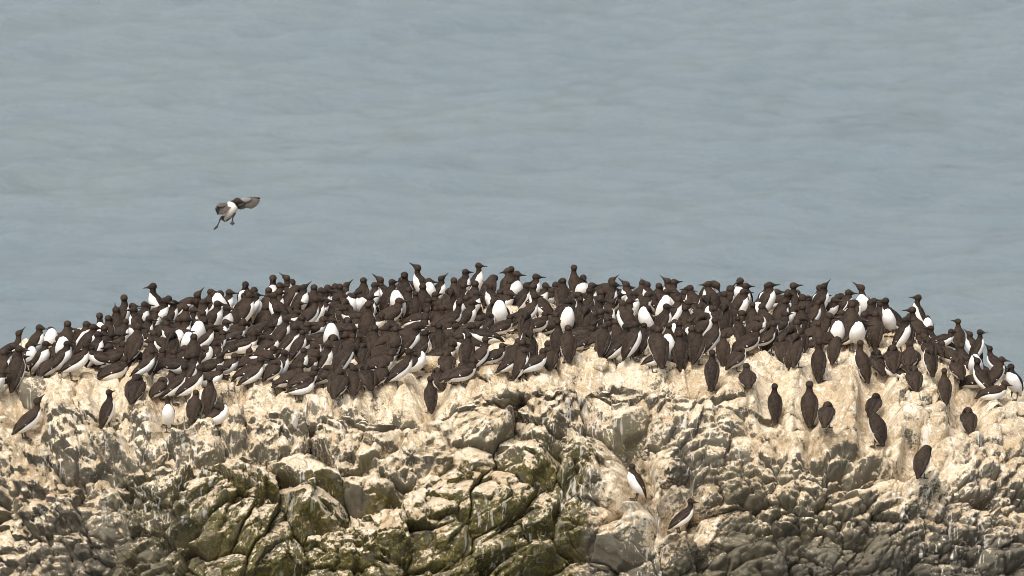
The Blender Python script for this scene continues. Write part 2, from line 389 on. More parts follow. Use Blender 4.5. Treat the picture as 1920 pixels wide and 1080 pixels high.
# ------------------------------------------------------------------ plumage materials
def plumage_material():
    m, t, b = new_mat('plumage'); q = NB(t)
    tc = q.node('TexCoord'); v = tc.outputs['Object']; oi = q.node('ObjectInfo')
    w_ = q.attr('white').outputs['Fac']
    n = q.noise(v, 60, 4, .7); n2 = q.noise(q.scale(v, (1, 1, .35)), 240, 2, .6); n3 = q.noise(v, 17, 3, .6)
    dark = q.mix(q.ramp(oi.outputs['Random'], 0, 1), (.012, .0090, .0070), (.042, .0280, .0190))
    dark = q.mix(q.ramp(n, .3, .75), dark, (.058, .039, .026))
    dark = q.mix(q.ramp(n3, .35, .7, 0, .5), dark, (.009, .008, .0075))
    whi = q.mix(q.ramp(n3, .35, .75), (.82, .80, .76), (.72, .67, .58))
    soil_shade = q.attr('soil_shade').outputs['Fac']  # dirt on the standing birds, painted underside shade on the flying one
    whi = q.mix(q.math('MULTIPLY', soil_shade, q.ramp(n, .2, .7, .4, 1.0)), whi, (.50, .43, .32))
    fa = q.attr('across').outputs['Fac']; al = q.attr('along').outputs['Fac']
    fr = q.math('FRACT', q.math('ADD', q.math('MULTIPLY', fa, 6.0), q.math('MULTIPLY', n3, .5)))
    ln = q.math('MULTIPLY', q.ramp(fr, .72, .95), q.ramp(al, .75, .45), True)
    fr2 = q.math('FRACT', q.math('ADD', q.math('MULTIPLY', al, 11.0), q.math('MULTIPLY', n, 1.3)))
    ln2 = q.math('MULTIPLY', q.ramp(fr2, .65, .95), q.ramp(al, .40, .55), True)
    dark = q.mix(q.math('MULTIPLY', ln, .85), dark, (.088, .066, .052)); dark = q.mix(q.math('MULTIPLY', q.math('MULTIPLY', ln2, q.math('GREATER_THAN', al, .01)), .4), dark, (.078, .060, .048))
    e = q.math('ADD', w_, q.math('MULTIPLY', q.math('SUBTRACT', n2, .5), .55))
    f = q.ramp(e, .42, .58)
    t.links.new(q.mix(f, dark, whi), b.inputs['Base Color'])
    b.inputs['Roughness'].default_value = .75; b.inputs['Specular IOR Level'].default_value = .14
    try: b.inputs['Sheen Weight'].default_value = .0
    except KeyError: pass
    q.bump(n, .35, .004, b)
    return m
def plain(name, col, rough, spec=.4):
    m, t, b = new_mat(name); q = NB(t); tc = q.node('TexCoord'); n = q.noise(tc.outputs['Object'], 80, 3)
    t.links.new(q.mix(n, tuple(c*.75 for c in col), tuple(c*1.25 for c in col)), b.inputs['Base Color'])
    b.inputs['Roughness'].default_value = rough; b.inputs['Specular IOR Level'].default_value = spec; return m
PLUME = plumage_material(); HORN = plain('bill_horn', (.020, .018, .016), .38); SKIN = plain('foot_skin', (.050, .043, .036), .5)
EYE = plain('eye', (.008, .006, .005), .12, .6)

# ------------------------------------------------------------------ one guillemot, posed by its spine
def crom(pts, n):
    P = np.array(pts, float); k = len(P); t = np.linspace(0, k-1, n); i = np.clip(np.floor(t).astype(int), 0, k-2); f = (t-i)[:, None]
    p0, p1, p2, p3 = P[np.maximum(i-1, 0)], P[i], P[i+1], P[np.minimum(i+2, k-1)]
    return .5*((2*p1)+(-p0+p2)*f+(2*p0-5*p1+4*p2-p3)*f*f+(-p0+3*p1-3*p2+p3)*f**3), t
#          x      z     side   depth           control index runs 0 tail tip ... 5 shoulder, 6 neck root, 7.. neck
UP = [(-.112,.022,.014,.006),(-.092,.052,.030,.015),(-.062,.092,.050,.040),(-.028,.148,.065,.060),(.004,.205,.068,.066),(.024,.258,.058,.057),(.031,.296,.037,.039),(.030,.328,.0265,.028),(.028,.362,.0245,.026)]
ST = [(-.112,.022,.014,.006),(-.092,.050,.030,.015),(-.064,.086,.052,.042),(-.030,.136,.068,.063),(.004,.188,.071,.069),(.028,.234,.063,.062),(.038,.266,.043,.045),(.041,.290,.031,.033),(.043,.312,.027,.029)]
SI = [(-.175,.040,.014,.006),(-.145,.056,.034,.018),(-.100,.076,.056,.044),(-.045,.092,.070,.062),(.015,.106,.074,.070),(.065,.126,.064,.062),(.092,.150,.045,.046),(.101,.172,.034,.036),(.106,.190,.028,.030)]
TU = [(-.150,.030,.014,.006),(-.124,.050,.034,.018),(-.088,.080,.058,.046),(-.044,.112,.074,.066),(.002,.142,.078,.074),(.034,.172,.068,.066),(.046,.200,.050,.050),(.034,.216,.042,.040),(.014,.218,.036,.034)]
BK = ST[:6]+[(.034,.268,.050,.050),(.018,.288,.040,.040),(-.008,.290,.034,.034)]           # neck folded back over the shoulders
BW = ST[:5]+[(.040,.232,.060,.058),(.068,.262,.046,.046),(.096,.276,.036,.036),(.122,.266,.032,.032)]  # neck arched forward and down
def tilt(pts, deg, px=-.02, pz=.05):
    a = R(deg); out = []
    for x, z, r1, r2_ in pts:
        dx, dz = x-px, z-pz; out.append((px+dx*math.cos(a)+dz*math.sin(a), pz-dx*math.sin(a)+dz*math.cos(a), r1, r2_))
    return out
def straight_neck(pts, lift):      # lift the neck points towards vertical after a tilt
    out = list(pts); 
    for k, (dx, dz) in enumerate(lift): x, z, a, b_ = out[6+k]; out[6+k] = (x+dx, z+dz, a, b_)
    return out
LE = straight_neck(tilt(UP, 24), [(-.004,.004), (-.012,.006), (-.022,.008)])
LO = straight_neck(tilt(UP, 44, -.02, .06), [(-.006,.012), (-.018,.026), (-.032,.040)])
#        spine, height of the crown, head pitch, head yaw fixed, foot x
POSES = {'U': (UP, .404, 4, None, -.012), 'S': (ST, .352, 0, None, -.012), 'L': (LE, .385, 2, None, .004), 'O': (LO, .335, 4, None, .010),
         'C': (SI, .228, 2, None, -.02), 'T': (TU, .250, -22, 158, -.02), 'K': (BK, .322, -35, 165, -.012), 'D': (BW, .300, -62, None, -.008)}
def bird_meshes(code, turn, up, wide):
    spine, top, pitch, fixed, footx = POSES[code]
    if up: pitch = 42
    yaw = R(fixed if fixed is not None else turn)
    n, m = 36, 20
    C, ti = crom(spine, n); C = C[:, :4]
    cen = np.stack([C[:, 0], np.zeros(n), C[:, 1]], 1)
    if fixed is None and abs(turn) > 1:          # the upper neck swings a little with the head
        wgt = np.clip((ti-6.5)/1.5, 0, 1); cen[:, 1] += wgt*.008*math.sin(yaw)
    tan = np.gradient(cen, axis=0); tan /= np.linalg.norm(tan, axis=1, keepdims=True)
    nor = np.stack([-tan[:, 2], 0*tan[:, 0], tan[:, 0]], 1)
    ang = np.linspace(0, 2*math.pi, m, endpoint=False)
    def surf(i_f, a, off=0.0):
        """point on the body at ring fraction i_f (control index) and angle a from the back"""
        r = i_f/(len(spine)-1)*(n-1); k = np.clip(np.floor(r).astype(int), 0, n-2); f = (r-k)[..., None]
        c = cen[k]*(1-f)+cen[k+1]*f; nn_ = nor[k]*(1-f)+nor[k+1]*f
        ry = C[k, 2:3]*(1-f)+C[k+1, 2:3]*f; rz = C[k, 3:4]*(1-f)+C[k+1, 3:4]*f
        rad = np.stack([np.zeros_like(a), np.sin(a), np.zeros_like(a)], -1)*(ry+off[..., None])+nn_*np.cos(a)[..., None]*(rz+off[..., None])
        return c+rad
    V = []; W_ = []; F = []; SO = []
    lim_x = [0, .8, 1.5, 3, 5, 5.9, 6.6, 6.95]; lim_y = [28, 70, 100, 108, 104, 86, 40, -20]
    if code in 'K': lim_y = [28, 70, 100, 108, 108, 96, 50, -20]
    for k in range(n):
        p = cen[k]+np.outer(np.sin(ang), [0, 1, 0])*C[k, 2]+np.outer(np.cos(ang), nor[k])*C[k, 3]
        V += p.tolist(); vent = 180-np.abs(np.degrees((ang+math.pi) % (2*math.pi)-math.pi))
        lim = np.interp(ti[k], lim_x, lim_y); W_ += np.clip(.5+(lim-vent)/16, 0, 1).tolist()
        SO += [float(np.clip(1.15-ti[k]*.36, 0, .9))]*m
    for k in range(n-1):
        for j in range(m): F.append((k*m+j, k*m+(j+1) % m, (k+1)*m+(j+1) % m, (k+1)*m+j))
    V.append((cen[0]-tan[0]*.006).tolist()); W_.append(0); SO.append(.5); tip = len(V)-1
    for j in range(m): F.append((tip, (j+1) % m, j, j))
    # head: a loft from nape to the root of the bill
    pr = R(pitch); d = np.array([math.cos(pr)*math.cos(yaw), math.cos(pr)*math.sin(yaw), math.sin(pr)])
    side = np.array([-math.sin(yaw), math.cos(yaw), 0]); upv = np.cross(d, side)
    if upv[2] < 0: upv = -upv
    hc = cen[-1]+tan[-1]*.012
    prof = [(-.0385,.003,.003,0),(-.036,.013,.013,.000),(-.026,.0255,.0265,.001),(-.009,.0325,.0335,.002),(.006,.0310,.0320,.002),(.018,.0245,.0265,.001),(.030,.0165,.0195,-.001),(.041,.0100,.0130,-.003),(.050,.0068,.0100,-.004),(.054,.004,.006,-.004)]
    b0 = len(V); mh = 14; ah = np.linspace(0, 2*math.pi, mh, endpoint=False)
    for (s_, r1, r2_, u_) in prof:
        p = hc+d*s_+upv*u_+np.outer(np.sin(ah), side)*r1+np.outer(np.cos(ah), upv)*r2_
        V += p.tolist(); W_ += [0]*mh; SO += [0]*mh
    for k in range(len(prof)-1):
        for j in range(mh): F.append((b0+k*mh+j, b0+k*mh+(j+1) % mh, b0+(k+1)*mh+(j+1) % mh, b0+(k+1)*mh+j))
    body = tri_mesh('body', V, F, PLUME, {'white': W_, 'soil_shade': SO})
    # bill: deep at the root, tapering to a slightly drooped point
    V, F = [], []; mb = 8; ab = np.linspace(0, 2*math.pi, mb, endpoint=False)
    for (s_, r1, r2_, u_) in [(.040,.0075,.0105,-.0035),(.054,.0056,.0088,-.0045),(.068,.0040,.0068,-.0050),(.082,.0026,.0045,-.0064),(.094,.0010,.0018,-.0090)]:
        V += (hc+d*s_+upv*u_+np.outer(np.sin(ab), side)*r1+np.outer(np.cos(ab), upv)*r2_).tolist()
    for k in range(4):
        for j in range(mb): F.append((k*mb+j, k*mb+(j+1) % mb, (k+1)*mb+(j+1) % mb, (k+1)*mb+j))
    F.append((4*mb, 4*mb+1, 4*mb+2, 4*mb+3)); F.append((4*mb, 4*mb+3, 4*mb+5, 4*mb+7))
    bill = tri_mesh('bill', V, F, HORN, {})
    eyes = []
    for sg in (-1, 1):
        V, F = [], []; ec = hc+d*.017+upv*.006+side*sg*.0235
        for a1 in range(1, 4):
            for a2 in range(6):
                th, ph = a1/4*math.pi, a2/6*2*math.pi
                V.append((ec+.0042*(side*math.cos(th)+d*math.sin(th)*math.cos(ph)+upv*math.sin(th)*math.sin(ph))).tolist())
        for a1 in range(2):
            for a2 in range(6): F.append((a1*6+a2, a1*6+(a2+1) % 6, a1*6+6+(a2+1) % 6, a1*6+6+a2))
        F += [(0, 1, 2, 3), (0, 3, 4, 5), (12, 13, 14, 15), (12, 15, 16, 17)]
        eyes.append(tri_mesh('eye', V, F, EYE, {}))
    # folded wings: leaf-shaped plates hugging the flanks, tips crossed over the tail
    wings = []
    for sg in (-1, 1):
        nu_, nw = 16, 9; V, W_ = [], []
        ii_ = np.linspace(.75, 5.75, nu_); lo = np.interp(ii_, [.75, 1.6, 3, 4.6, 5.4, 5.75], [28, 30, 34, 50, 66, 84]); hi = np.interp(ii_, [.75, 1.6, 2.6, 4, 5.2, 5.75], [34, 60, 76, 82, 86, 84] if not wide else [34, 76, 98, 104, 98, 86])
        for k in range(nu_):
            a = np.radians(lo[k]+(hi[k]-lo[k])*np.linspace(0, 1, nw))
            bulge = .0115*np.sin(np.linspace(0, 1, nw)*math.pi)**.5*min(1, math.sin(math.pi*(k+.35)/(nu_-.3))**.6)-.0012
            if k < 5: bulge = bulge+.006
            V += surf(np.full(nw, ii_[k]), a*sg, bulge).tolist()
            q_ = np.linspace(0, 1, nw)
            W_ += [(.62 if (2.62 < ii_[k] < 2.95 and .5 < x_ < .8) else 0.0) for x_ in q_]
        Fw = [(k*nw+j, (k+1)*nw+j, (k+1)*nw+j+1, k*nw+j+1) for k in range(nu_-1) for j in range(nw-1)]
        nn0 = len(V)       # inner skin so the wing has thickness
        for k in range(nu_):
            a = np.radians(lo[k]+(hi[k]-lo[k])*np.linspace(0, 1, nw)); V += surf(np.full(nw, ii_[k]), a*sg, np.full(nw, -.004)).tolist()
        W_ += [0]*(nu_*nw)
        Fw += [(nn0+k*nw+j, nn0+k*nw+j+1, nn0+(k+1)*nw+j+1, nn0+(k+1)*nw+j) for k in range(nu_-1) for j in range(nw-1)]
        for k in range(nu_-1):
            for j in (0, nw-1): Fw.append((k*nw+j, (k+1)*nw+j, nn0+(k+1)*nw+j, nn0+k*nw+j))
        for k in (0, nu_-1):
            for j in range(nw-1): Fw.append((k*nw+j, k*nw+j+1, nn0+k*nw+j+1, nn0+k*nw+j))
        wings.append(tri_mesh('wing', V, Fw, PLUME, {'white': W_, 'soil_shade': [0]*len(V), 'across': (list(np.linspace(0, 1, nw))*nu_)*2, 'along': list(np.repeat(np.linspace(.02, 1, nu_), nw))*2}))
    feet = [foot_mesh(footx, sg*.030, .075 if code in 'USLOKD' else .05) for sg in (-1, 1)]
    return body, bill, eyes, wings, feet
def tri_mesh(name, V, F, mat, attrs):
    me = bpy.data.meshes.new(name); me.from_pydata([tuple(v) for v in V], [], [tuple(dict.fromkeys(f)) for f in F])
    for k, a in attrs.items():
        at = me.attributes.new(k, 'FLOAT', 'POINT'); at.data.foreach_set('value', np.array(a, dtype=np.float32))
    me.polygons.foreach_set('use_smooth', np.ones(len(me.polygons), dtype=bool)); me.materials.append(mat); me.validate(); return me
def foot_mesh(fx_, fy_, legh):
    V, F = [], []
    for z, r, dx in ((legh, .010, -.012), (legh*.45, .0055, -.006), (.006, .0045, 0)):
        for j in range(6): a = j/6*2*math.pi; V.append((fx_+dx+r*math.cos(a), fy_+r*math.sin(a), z))
    for k in range(2):
        for j in range(6): F.append((k*6+j, k*6+(j+1) % 6, k*6+6+(j+1) % 6, k*6+6+j))
    b0 = len(V); out = [(-.008, 0), (.040, -.026), (.050, -.020), (.046, -.010), (.060, 0), (.046, .010), (.050, .020), (.040, .026)]
    for z in (.009, .001):
        for x, y in out: V.append((fx_+x, fy_+y, z if x > 0 else z+.002))
    F.append(tuple(b0+j for j in range(8))[::-1]); F.append(tuple(b0+8+j for j in range(8)))
    for j in range(8): F.append((b0+j, b0+(j+1) % 8, b0+8+(j+1) % 8, b0+8+j))
    return tri_mesh('foot', V, F, SKIN, {})
CACHE = {}
def get_meshes(code, turn, up, wide=False):
    k = (code, turn, up, wide)
    if k not in CACHE: CACHE[k] = bird_meshes(code, turn, up, wide)
    return CACHE[k]

# ------------------------------------------------------------------ where the birds are
# picture tiles: origin x, origin y, scale; then  x y pose body head [; foot x, foot y]
# angles: 0 turned away, 90 to the right, 180 towards us, 270 to the left.  ^ = bill raised
DATA = """
@0 590 8
60 370 S 60 60
280 205 O^ 60 80
300 410 U 20 90 250 1110
580 120 S 60 100
765 155 K 170 170
1040 30 S 0 0
880 235 S 40 40
940 245 K 180 180
960 300 S 90 90
1060 160 C 90 90
1130 190 C 60 60
1230 60 S 120 90
1390 120 S 90 90
1530 165 S 60 60
1240 180 C^ 60 60
1310 290 C 90 90
1210 340 L 80 80 1060 960 |standing|tallest bird at the left end, white breast turned right
540 480 K 180 180 500 870 |white|white-bellied bird atop the grey-faced boulder, head hidden
660 320 S 130 90
780 430 C 60 90
850 560 C 20 0 720 910
480 360 C 130 90
140 570 C 60 60
60 590 C 60 90
130 700 C 90 90
20 760 C 130 90
360 560 C 60 60
1600 345 T 60 60
1660 370 C 240 240
1750 400 C 60 60
1420 460 C 270 270
1900 500 C 60 60
@160 520 8
560 255 U 60 20
255 495 U 180 180 |front|white-chested bird facing us above the left slope
480 350 S^ 0 0
400 500 S 30 30
740 355 S 90 90
660 460 C 270 270
700 470 S 300 270
790 455 C 90 90
1030 120 U 250 270 |left|long-necked bird on the left skyline with bill pointing left
970 265 S 270 270
900 330 S 90 90
1130 280 S 100 90
1225 195 S 220 240
1310 290 S 60 60
1050 380 S 60 300
920 495 S 60 90
1210 440 S 90 90
1600 250 D 80 100
1790 70 U^ 60 60
1880 170 S 90 90
1780 280 S 60 60
1500 510 S 90 90
1680 425 S 60 90
1060 530 C 60 60
1400 590 C 90 90
1270 580 C 90 90
1530 650 S 60 60
1830 530 S 0 0
1690 600 K 170 170
860 680 C 60 60
630 700 C 270 270
250 720 S 0 0
740 620 K 200 200
400 740 O 60 60
690 790 S 30 90
1010 800 C^ 270 270
1160 640 C^ 300 300
1240 760 K 0 0
1410 740 K 160 160
1550 760 K 180 180
1600 840 S 0 0
1760 700 L 80 90 1720 1170 |standing|upright bird with white side above the left rock shelf
370 930 C 270 270
270 900 T 0 0
1010 900 S 20 270
1440 840 C 0 0
@200 640 8
640 100 L 80 90 500 590 |standing|first of the white-fronted birds leaning right on the left shelf
440 130 C 60 90 230 460
350 30 C 60 60
560 480 T 20 20 440 900 |preening|bent dark bird preening below the first leaning bird
1040 90 C 60 60
1190 30 C 90 90
1200 160 C 130 90
960 390 C 0 0
1120 285 L 75 90 980 920 |standing|leaning white-fronted bird, bill touching its right neighbour
1340 165 S 60 60
1340 290 L 75 90 1190 905 |standing|leaning white-fronted bird just right of its billing partner
850 540 T 60 60 810 860
1720 240 C 90 90
1590 600 T 90 90
1580 490 U 10 0 1560 1090 |back|brown-backed bird at the shelf corner above the pointed stone
1370 760 S 10 0 1310 1200
1760 10 T 40 90 1620 330
1760 170 C^ 90 90
150 700 U 40 30 30 1290 |alone|slim dark bird alone on the cream slope at left
900 800 U^ 180 180 940 1340 |whitefront|white-bellied bird facing us low on the left slope
@0 0 1
70 738 L^ 60 70 45 822 |alone|lone dark-necked bird at the far left edge, bill raised
1185 868 S 262 330 1190 935 |alone|lone bird low on the cliff, white side towards the left
1285 930 L 70 95 1272 998 |alone|lowest bird of all, dark, half in the cliff recess
1456 716 U 0 0 1452 789 |back|brown-backed bird standing below the right ledge
1515 712 U 5 0 1517 798 |back|long-necked brown-backed bird beside a crouching one
1552 752 T 15 15 1550 800 |sleeping|crouching bird at the foot of the long-necked back
1647 738 T 25 25 1640 778 |sleeping|tucked bird above the preening pair on the right
1640 773 D 340 60 1645 835 |preening|preening bird, white side left, under the tucked one
1735 837 D 20 70 1728 895 |preening|black bird alone bending its head right, far right cliff
1815 762 T 0 0 1815 812 |sleeping|round dark sleeping bird alone on the right slope
@380 490 8
130 410 S 90 90
420 360 S 90 90
290 440 K 200 200
610 300 S 180 180
670 345 S 90 90
760 365 S 60 60
840 245 U 180 180
970 350 S 0 0
1080 120 U 170 180 |front|tall bird facing us on the skyline left of the billing pair
1190 240 S 90 90
1250 310 S 60 60
1330 150 U^ 60 300 |billup|bird on the left skyline stretching its bill up left
1400 180 S^ 270 270
1510 265 S^ 90 90
1670 230 S 0 0
1850 230 S 90 90
1760 390 C 0 0
1820 430 C 90 90
440 470 S 120 100
670 445 S 60 60
220 545 S 90 90
300 610 C 100 100
620 560 L 75 110 480 960
810 540 S 90 90 740 900
1110 420 S 300 290
980 620 T 60 60
1150 640 S 60 90
1410 530 T 0 0
1280 760 S 60 120
1640 650 C 120 120
1780 520 S 60 60
1870 620 C 90 90
80 770 S 0 0
190 815 K 100 100
370 930 C 90 90
1000 800 C^ 60 60
840 880 C^ 60 60
1120 890 L 90 90 860 1380 |standing|white-fronted bird upright by the pale boulder on the left
1340 910 S 90 90
1490 790 C 60 60
1570 910 C 90 90
1780 790 C 90 90
1450 975 C 90 90
1570 990 C 60 60
640 970 C 60 60
780 1020 C 90 90
60 940 C 90 90
1480 380 D 60 60
1440 500 C 90 90
1550 440 C 60 60
1670 470 L 60 60
@400 610 8
670 55 C 90 90
500 80 C 60 60
180 80 C 60 60
40 160 C 90 90
600 330 C^ 30 30
780 380 C 90 90
640 425 L 80 90 520 960 |standing|tall leaning bird with mottled white flank on the shelf
740 490 C 90 90
340 440 C 90 90
880 390 T 0 0
1090 245 S 60 100
1080 490 T 60 70 920 830
1310 120 S 50 70 1270 530
1380 20 C 90 90
1430 130 C 90 90
1620 70 S 60 90
1740 20 C 60 60
1790 120 T 0 0
1560 220 C^ 60 60
1640 280 C 70 90
1500 420 C 60 60
1580 450 T 60 60 1520 620
1330 560 C 60 60
1270 420 C 60 60
1760 620 T 80 80 1680 920 |sleeping|large sleeping bird, white front spilling right over pale stones
1440 700 C 60 60
1260 775 O 90 90 1230 1120 |low|low crouching bird with white chest at the shelf edge
1900 540 C 0 0
@600 480 8
80 310 S 90 90
280 325 C 90 90
400 330 C^ 60 60
310 375 S 0 0
490 410 K 180 180
600 350 S 200 200
690 355 S 20 20
560 440 D 230 270
900 255 S^ 270 270 |billup|skyline bird pointing its long bill up left, pink-white chest
780 380 S 60 60
840 390 S 90 90
60 500 C 270 270
120 400 C 90 90
250 620 C 20 20
110 700 C 90 90
380 700 C 250 270
740 640 U 20 20
180 840 C 120 120
390 900 T 0 0
200 960 K 170 170
810 940 S 0 0
600 830 C 90 90
1090 310 S 60 60
1190 240 S 90 100
1320 190 U 20 0
1400 300 C^ 90 90
1380 350 C 60 60
1500 120 U^ 260 270 |billup|tallest skyline bird left of the white belly, bill left
1650 240 S 90 90
1550 355 S 0 0
1690 345 K 180 180 1640 840 |white|big upright white belly in the upper middle of the crowd
1100 420 C 60 60
1160 470 K 190 190
1000 600 C^ 60 60
1290 430 S 30 30
1250 590 C 60 90
1440 530 S 0 0 1430 960
1090 880 C 0 0
1020 1000 C 270 270
1580 850 C^ 60 60
1400 990 C 60 60
330 600 T 0 0
@620 600 8
130 20 C 90 90
150 85 C 250 250
380 80 C 60 60
450 140 C 90 90
440 170 O 70 110 180 620
470 370 T 10 20 480 710
600 360 C^ 60 80
770 110 C 20 60
870 40 C 60 60
980 90 C 60 60
1090 85 S 20 10 970 600
1240 30 S 60 60
1330 70 C 70 70
1430 120 L 50 60
1520 100 S 340 340 1570 500 |whiteside|bird with white left side and pale wing streaks near centre
1650 30 S 0 0
1880 60 C 90 90
1850 170 T 90 90
1830 270 C 90 90
180 615 T 20 20
340 640 T 340 0 340 980
550 650 T 340 0 540 1040 |sleeping|sleeping bird with white left edge between two other sleepers
840 645 T 30 30 760 980
1130 385 L 70 90 980 1000 |standing|leaning bird with bright white breast before a sleeping mate
1310 430 T 100 80 1290 850
1790 445 T 0 0 1750 850 |sleeping|round brown sleeper right of the yellow stone
1590 740 T 340 0 1620 1040
1480 830 U 0 0 1500 1380 |back|brown-backed bird hanging below the ledge left of centre
1900 760 C 60 60 1840 960
850 430 C 60 60
330 440 D 60 60
950 340 C 60 60
260 590 C 0 0
@820 480 8
90 235 S^ 90 90
160 370 K 0 0
240 300 S 0 0
620 45 U 100 90 |right|tall skyline bird, white chest, bill pointing right, upper centre
430 230 S 60 60
520 330 S 0 0
410 340 S 60 60
840 270 D 20 20
1090 75 U 200 200
1100 140 S 20 230
1200 140 U 160 130
1060 360 C 0 0
1330 280 S^ 60 60
1480 215 S 90 90
1560 250 L 120 110
1450 350 L 310 290
1420 500 L 60 60
1790 340 C 0 0
1740 440 C 90 90
590 470 S 90 90
700 380 S^ 280 280
1100 460 C 120 120
1190 440 C 60 60
960 480 C 0 0
360 510 O 50 50
260 480 C^ 60 60
450 560 S 90 90
490 650 K 190 190 340 1030 |white|broad white belly with black neck drooping right, centre
860 580 K 20 20
950 600 K 200 200
40 750 C 0 0
70 640 C 60 60
300 650 O 50 50
880 820 T 40 40 740 1180
780 860 C 60 60
620 880 C 60 60
600 950 C^ 90 90
1190 870 C 60 60 960 1200
1330 810 K 0 0
1310 760 C 90 90
1380 690 C 60 60
1640 820 C 60 60
60 990 C 0 0
330 1010 C 250 250
@840 600 8
110 60 C 60 60
370 20 C 270 270
170 170 C 250 250
260 180 S 0 0
560 220 L 45 50 430 780 |standing|brown bird on the flat tan stone left of the billing three
900 250 L 75 60 880 870 |standing|middle bird of the front three with broad white belly
1010 250 C^ 30 30
1200 140 K 340 340
1160 280 S 20 20
1190 400 S 55 90 1110 890 |standing|rightmost of the front three by the drip-stained block
340 560 C 60 60 190 950
1740 -20 U 20 0 1660 580 |back|slender bird with white right flank over the streaked block
1450 430 C 60 60
740 460 C 60 60 700 660
1580 310 C 0 0
@1040 480 8
290 85 U 340 350 |tall|tallest bird of the middle skyline, white left side
440 225 S 160 170
570 350 S 60 60
120 300 S 0 0
40 340 C 90 90
560 400 L 40 40
400 470 S 30 30
690 350 C 0 0
840 325 S 60 120
900 305 C^ 90 90
1110 250 S^ 280 270 |billup|skyline bird right of middle, bill pointing up left alone
1030 390 C 60 60
1350 330 S^ 270 270
1250 405 C 0 0
1570 230 S 20 20
1710 255 S^ 290 290
1770 370 C 60 60
1690 440 C 90 90
250 500 D 250 270
170 700 K 180 180
160 590 T 60 60
700 490 C 60 60
900 430 C 60 60
1100 430 C 60 60
950 530 C 60 60
1240 490 S 100 110
1400 470 C 0 0
1440 540 C 60 60
1330 560 C 90 90
660 580 S 60 90
870 620 C^ 60 60
1010 700 S^ 300 300
1200 720 S 0 0
1420 700 K 210 210
1640 500 K 160 160
1690 680 S 60 100
750 735 T 60 60
640 820 C 60 60
720 830 C 60 60
390 680 U 0 0 380 1130 |back|oval brown back standing tall below the tan boulder
500 720 K 20 20
120 930 S 0 0
50 840 C 60 60
240 830 C 60 60
690 930 C^ 90 90
900 880 C 60 60
1040 860 C^ 60 60
1150 860 C^ 330 330
1220 960 C 60 60
1350 900 C 120 120
1650 890 C 60 60
1830 930 K 180 180
1700 1010 K 190 190
1570 990 S 340 340
1890 1020 S 0 0
820 990 C 60 60
600 1060 C 60 60
@1060 600 8
900 10 L 65 110 740 660 |standing|long-tailed bird leaning right, bill across a white breast
650 40 S 20 0 580 550
520 110 O 60 80 360 370
760 0 C 0 0
1090 10 S 60 60
1000 110 S 10 10 1050 540
1160 120 S 20 20 1130 540
1340 115 S 0 0
1300 280 O 65 260 1290 740 |curved|sleek bird with curved white front beside rounded tan stones
1430 30 S 0 0 1540 570
1740 60 S 330 20 1770 620
1900 130 C 0 0
@1260 500 8
200 240 C 90 90
220 300 C 90 90
320 235 S 330 300
530 165 S 300 270 |left|skyline bird with brown back and bill pointing left, right half
730 165 D 120 120
740 380 C 0 0
920 260 C^ 60 60
860 260 C 60 60
1040 135 S 200 200
1120 190 S 60 60
1080 295 S 80 90
1380 180 S 180 180
1480 225 S 90 90
1600 280 C 90 90
1740 250 C 60 60
1380 340 K 200 200
1840 185 U 30 90 |right|long-necked skyline bird with brown back and bill pointing right
1700 330 S 60 60
1560 350 C 60 60
1890 345 C 0 0
520 390 K 330 330
270 470 C 90 90
130 540 C 60 60
240 550 S 0 0
400 550 C 0 0
800 500 K 0 0
960 530 C^ 60 60
1230 440 C^ 60 60
1040 640 C 60 60
1320 560 U 10 0 1220 1050 |back|slim brown back with thin white right edge, right crowd
1450 580 C 0 0
1530 740 C 90 90
1740 660 C 60 60
1880 540 S 0 0
1880 680 C 60 60
450 660 K 60 60
690 740 L 40 60
980 720 C 60 60
1040 865 S 340 350 1010 1200
350 910 S 25 10 360 1450
140 860 S 340 0 140 1410
60 780 K 180 180
1450 930 O 60 60 1300 1270
1460 790 K 40 40
1720 860 K 20 20
1300 870 C 60 60
@1280 620 8
540 110 S^ 10 60 620 510
420 265 U 0 0 430 880 |back|brown back on the ledge front with crossed wing tips
860 220 T 50 50 810 590
990 500 C 0 0 980 860 |low|small squat bird showing white under its tail
1560 120 S 0 0 1590 570 |back|symmetrical dark back with two white spots on its wings
1500 60 T 0 0
1690 20 K 20 20
@1480 500 8
450 150 S 180 180
560 170 S^ 60 60
590 240 C 60 60
290 280 C 60 60
230 440 C 0 0
470 230 U 10 0
150 345 C 60 60
740 270 T 60 60
950 430 K 60 60
870 280 S 90 90
1110 170 U^ 190 290 |billup|white-chested skyline bird with bill pointing straight up
1440 275 L 315 270 |leftright|big brown-backed bird on the right skyline, bill down left
1860 335 U 270 270 |left|rightmost long-necked skyline bird, bill pointing left
700 420 C 110 110
920 430 S 0 0
1180 440 S^ 0 0
1270 450 O 60 60
1370 540 C 0 0
170 530 D 90 100
370 600 C^ 330 330
150 680 C 90 90
530 600 O 50 80
760 640 C 60 60
600 820 C 60 60
960 630 C 270 270
1120 630 C 60 60
860 690 L 65 90 880 1240 |standing|brown-necked bird with full white belly turned right, right crowd
1000 740 K 170 170
690 760 K 180 180
1100 740 C 90 90
1290 620 S^ 0 0
1580 600 C 90 90
1560 750 K 200 200 1510 960
1230 770 S 10 0 1210 1120 |back|dark back edged white on both sides above the knobbly ledge
1750 790 S 0 0 1770 1190 |back|dark back framed by white, last before the right slope
1780 720 S 90 90
100 850 T 0 0
20 870 C 0 0
440 900 S 0 0 450 1280
@1500 620 8
360 100 U 10 80 300 750 |back|grey-black back with long neck, two white wing dots
640 95 D 20 110 520 500 |bent|bird bending its neck down to the right beside grey back
900 110 U 335 0 930 770 |whiteside|tall bird with white left flank on the pale ledge, right
1120 260 T 350 350 1180 660
